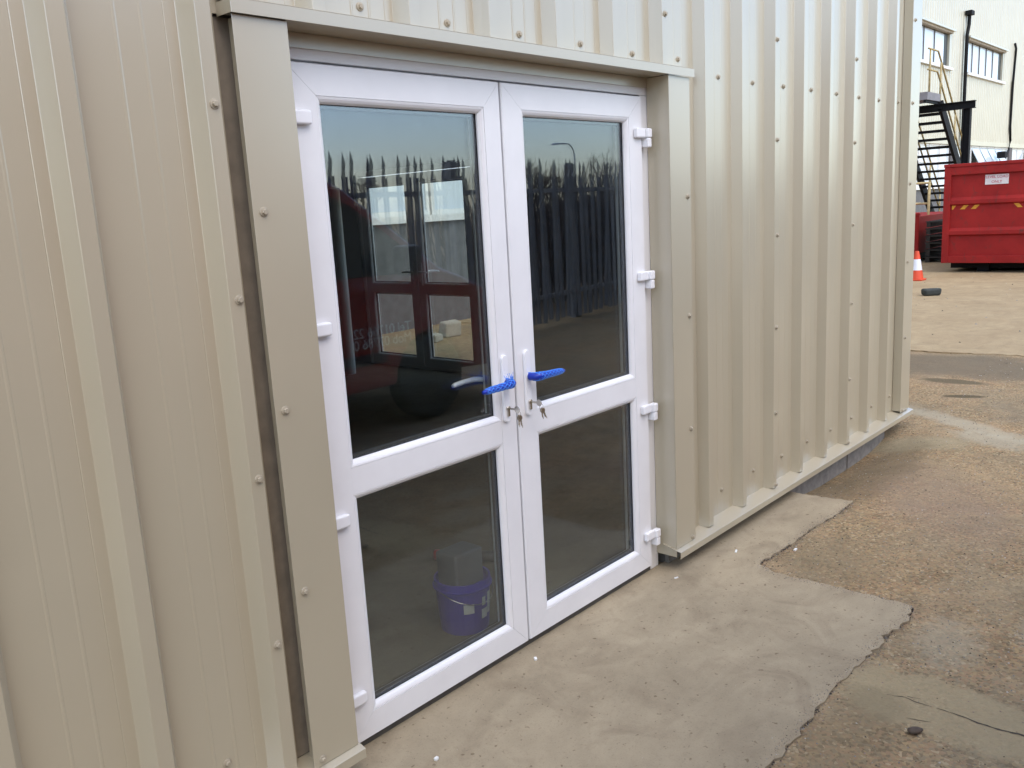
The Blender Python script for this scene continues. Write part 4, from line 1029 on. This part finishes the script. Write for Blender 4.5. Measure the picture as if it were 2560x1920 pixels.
# ------------------------------------------------------------------ street lamps, bare trees and thicket beyond the fence
M['lampsteel'] = simple('pale_lamp_steel', (0.50, 0.52, 0.54), 0.4, 0.5)
def lamp(x, y, h, label, reach=1.9):
    r = empty('street_lamp', (x, y, G), label, 'lamp post', 'street lamps beyond the fence')
    pts = [(x, y, G), (x, y, h - 0.9)] + [(x - 0.9 * (1 - math.cos(a)), y, h - 0.9 + 0.9 * math.sin(a)) for a in [PI / 2 * k / 8 for k in range(1, 9)]] + [(x - reach, y, h - 0.02)]
    MB().tube(pts, [0.11, 0.075] + [0.055] * 9, 10).build('column', M['lampsteel'], r, smooth=True)
    MB().hexa([(x - reach - 0.75, y - 0.12, h - 0.14), (x - reach, y - 0.12, h - 0.10), (x - reach, y + 0.12, h - 0.10), (x - reach - 0.75, y + 0.12, h - 0.14), (x - reach - 0.72, y - 0.08, h - 0.02), (x - reach, y - 0.08, h + 0.05), (x - reach, y + 0.08, h + 0.05), (x - reach - 0.72, y + 0.08, h - 0.02)]).build('lamp_head', M['lampsteel'], r, bevel=0.02)
lamp(53.3, -40, 6.25, 'tall curved street lamp reflected in the right leaf')

M['bark'] = simple('bare_winter_bark', (0.075, 0.058, 0.048), 0.95, var=0.3, scale=5)
M['twig'] = simple('bare_winter_twigs', (0.10, 0.072, 0.06), 0.95, var=0.3, scale=5)
def tree(x, y, h, label, seed, spread=0.5):
    rn = random.Random(seed); r = empty('bare_tree', (x, y, G), label, 'tree', 'bare trees beyond the fence')
    tr = MB(); cr = MB()
    def grow(p, d, L, rad, lev):
        q = p + d * L; mid = p.lerp(q, 0.5) + Vector((rn.gauss(0, 1), rn.gauss(0, 1), rn.gauss(0, 1))) * L * 0.05
        (tr if lev < 2 else cr).tube([p, mid, q], [rad, rad * 0.85, rad * 0.62], 6 if lev < 2 else 3, cap=False)
        if lev >= 5: return
        for k in range(rn.choice((3, 4)) if lev < 4 else 4):
            nd = (d + Vector((rn.gauss(0, spread), rn.gauss(0, spread), rn.gauss(0.12, spread * 0.6)))).normalized()
            grow(p.lerp(q, rn.uniform(0.55, 1.0)), nd, L * rn.uniform(0.55, 0.82), rad * 0.55, lev + 1)
    grow(Vector((x, y, G - 0.1)), Vector((rn.gauss(0, 0.04), rn.gauss(0, 0.04), 1)).normalized(), h * 0.30, h * 0.022, 0)
    tr.keep = True; cr.keep = True
    tr.build('trunk', M['bark'], r, smooth=True); cr.build('crown', M['twig'], r)
tree(47.2, -40, 7.6, 'broad bare tree left of the street lamp in the glass', 3)
tree(50.3, -42, 7.0, 'brownish bare tree close beside the street lamp in the glass', 8)
tree(58.0, -41, 6.8, 'bare tree right of the street lamp in the glass', 21)
tree(36.0, -44, 6.0, 'low bare tree behind the fence post in the glass', 31)

th = MB(); th.keep = True
rt = random.Random(77)
for k in range(5200):
    x = rt.uniform(8.0, 24); y = fence_y(x) - rt.uniform(0.9, 3.2); h = rt.uniform(0.7, 2.45) * (1.0 if x > 8.5 else 0.75)
    p = Vector((x, y, G)); d = Vector((rt.gauss(0, 0.22), rt.gauss(0, 0.22), 1)).normalized()
    z0 = rt.uniform(0.0, 0.7) * h
    a = p + d * z0; b = p + d * h + Vector((rt.gauss(0, 0.12), rt.gauss(0, 0.12), 0))
    th.tube([a, a.lerp(b, 0.5) + Vector((rt.gauss(0, 0.05), rt.gauss(0, 0.05), 0)), b], [0.016, 0.010, 0.003], 3, cap=False)
tag(th.build('thicket', M['twig']), 'dense bare scrub growing behind the palisade fence', 'scrub', kind='stuff')
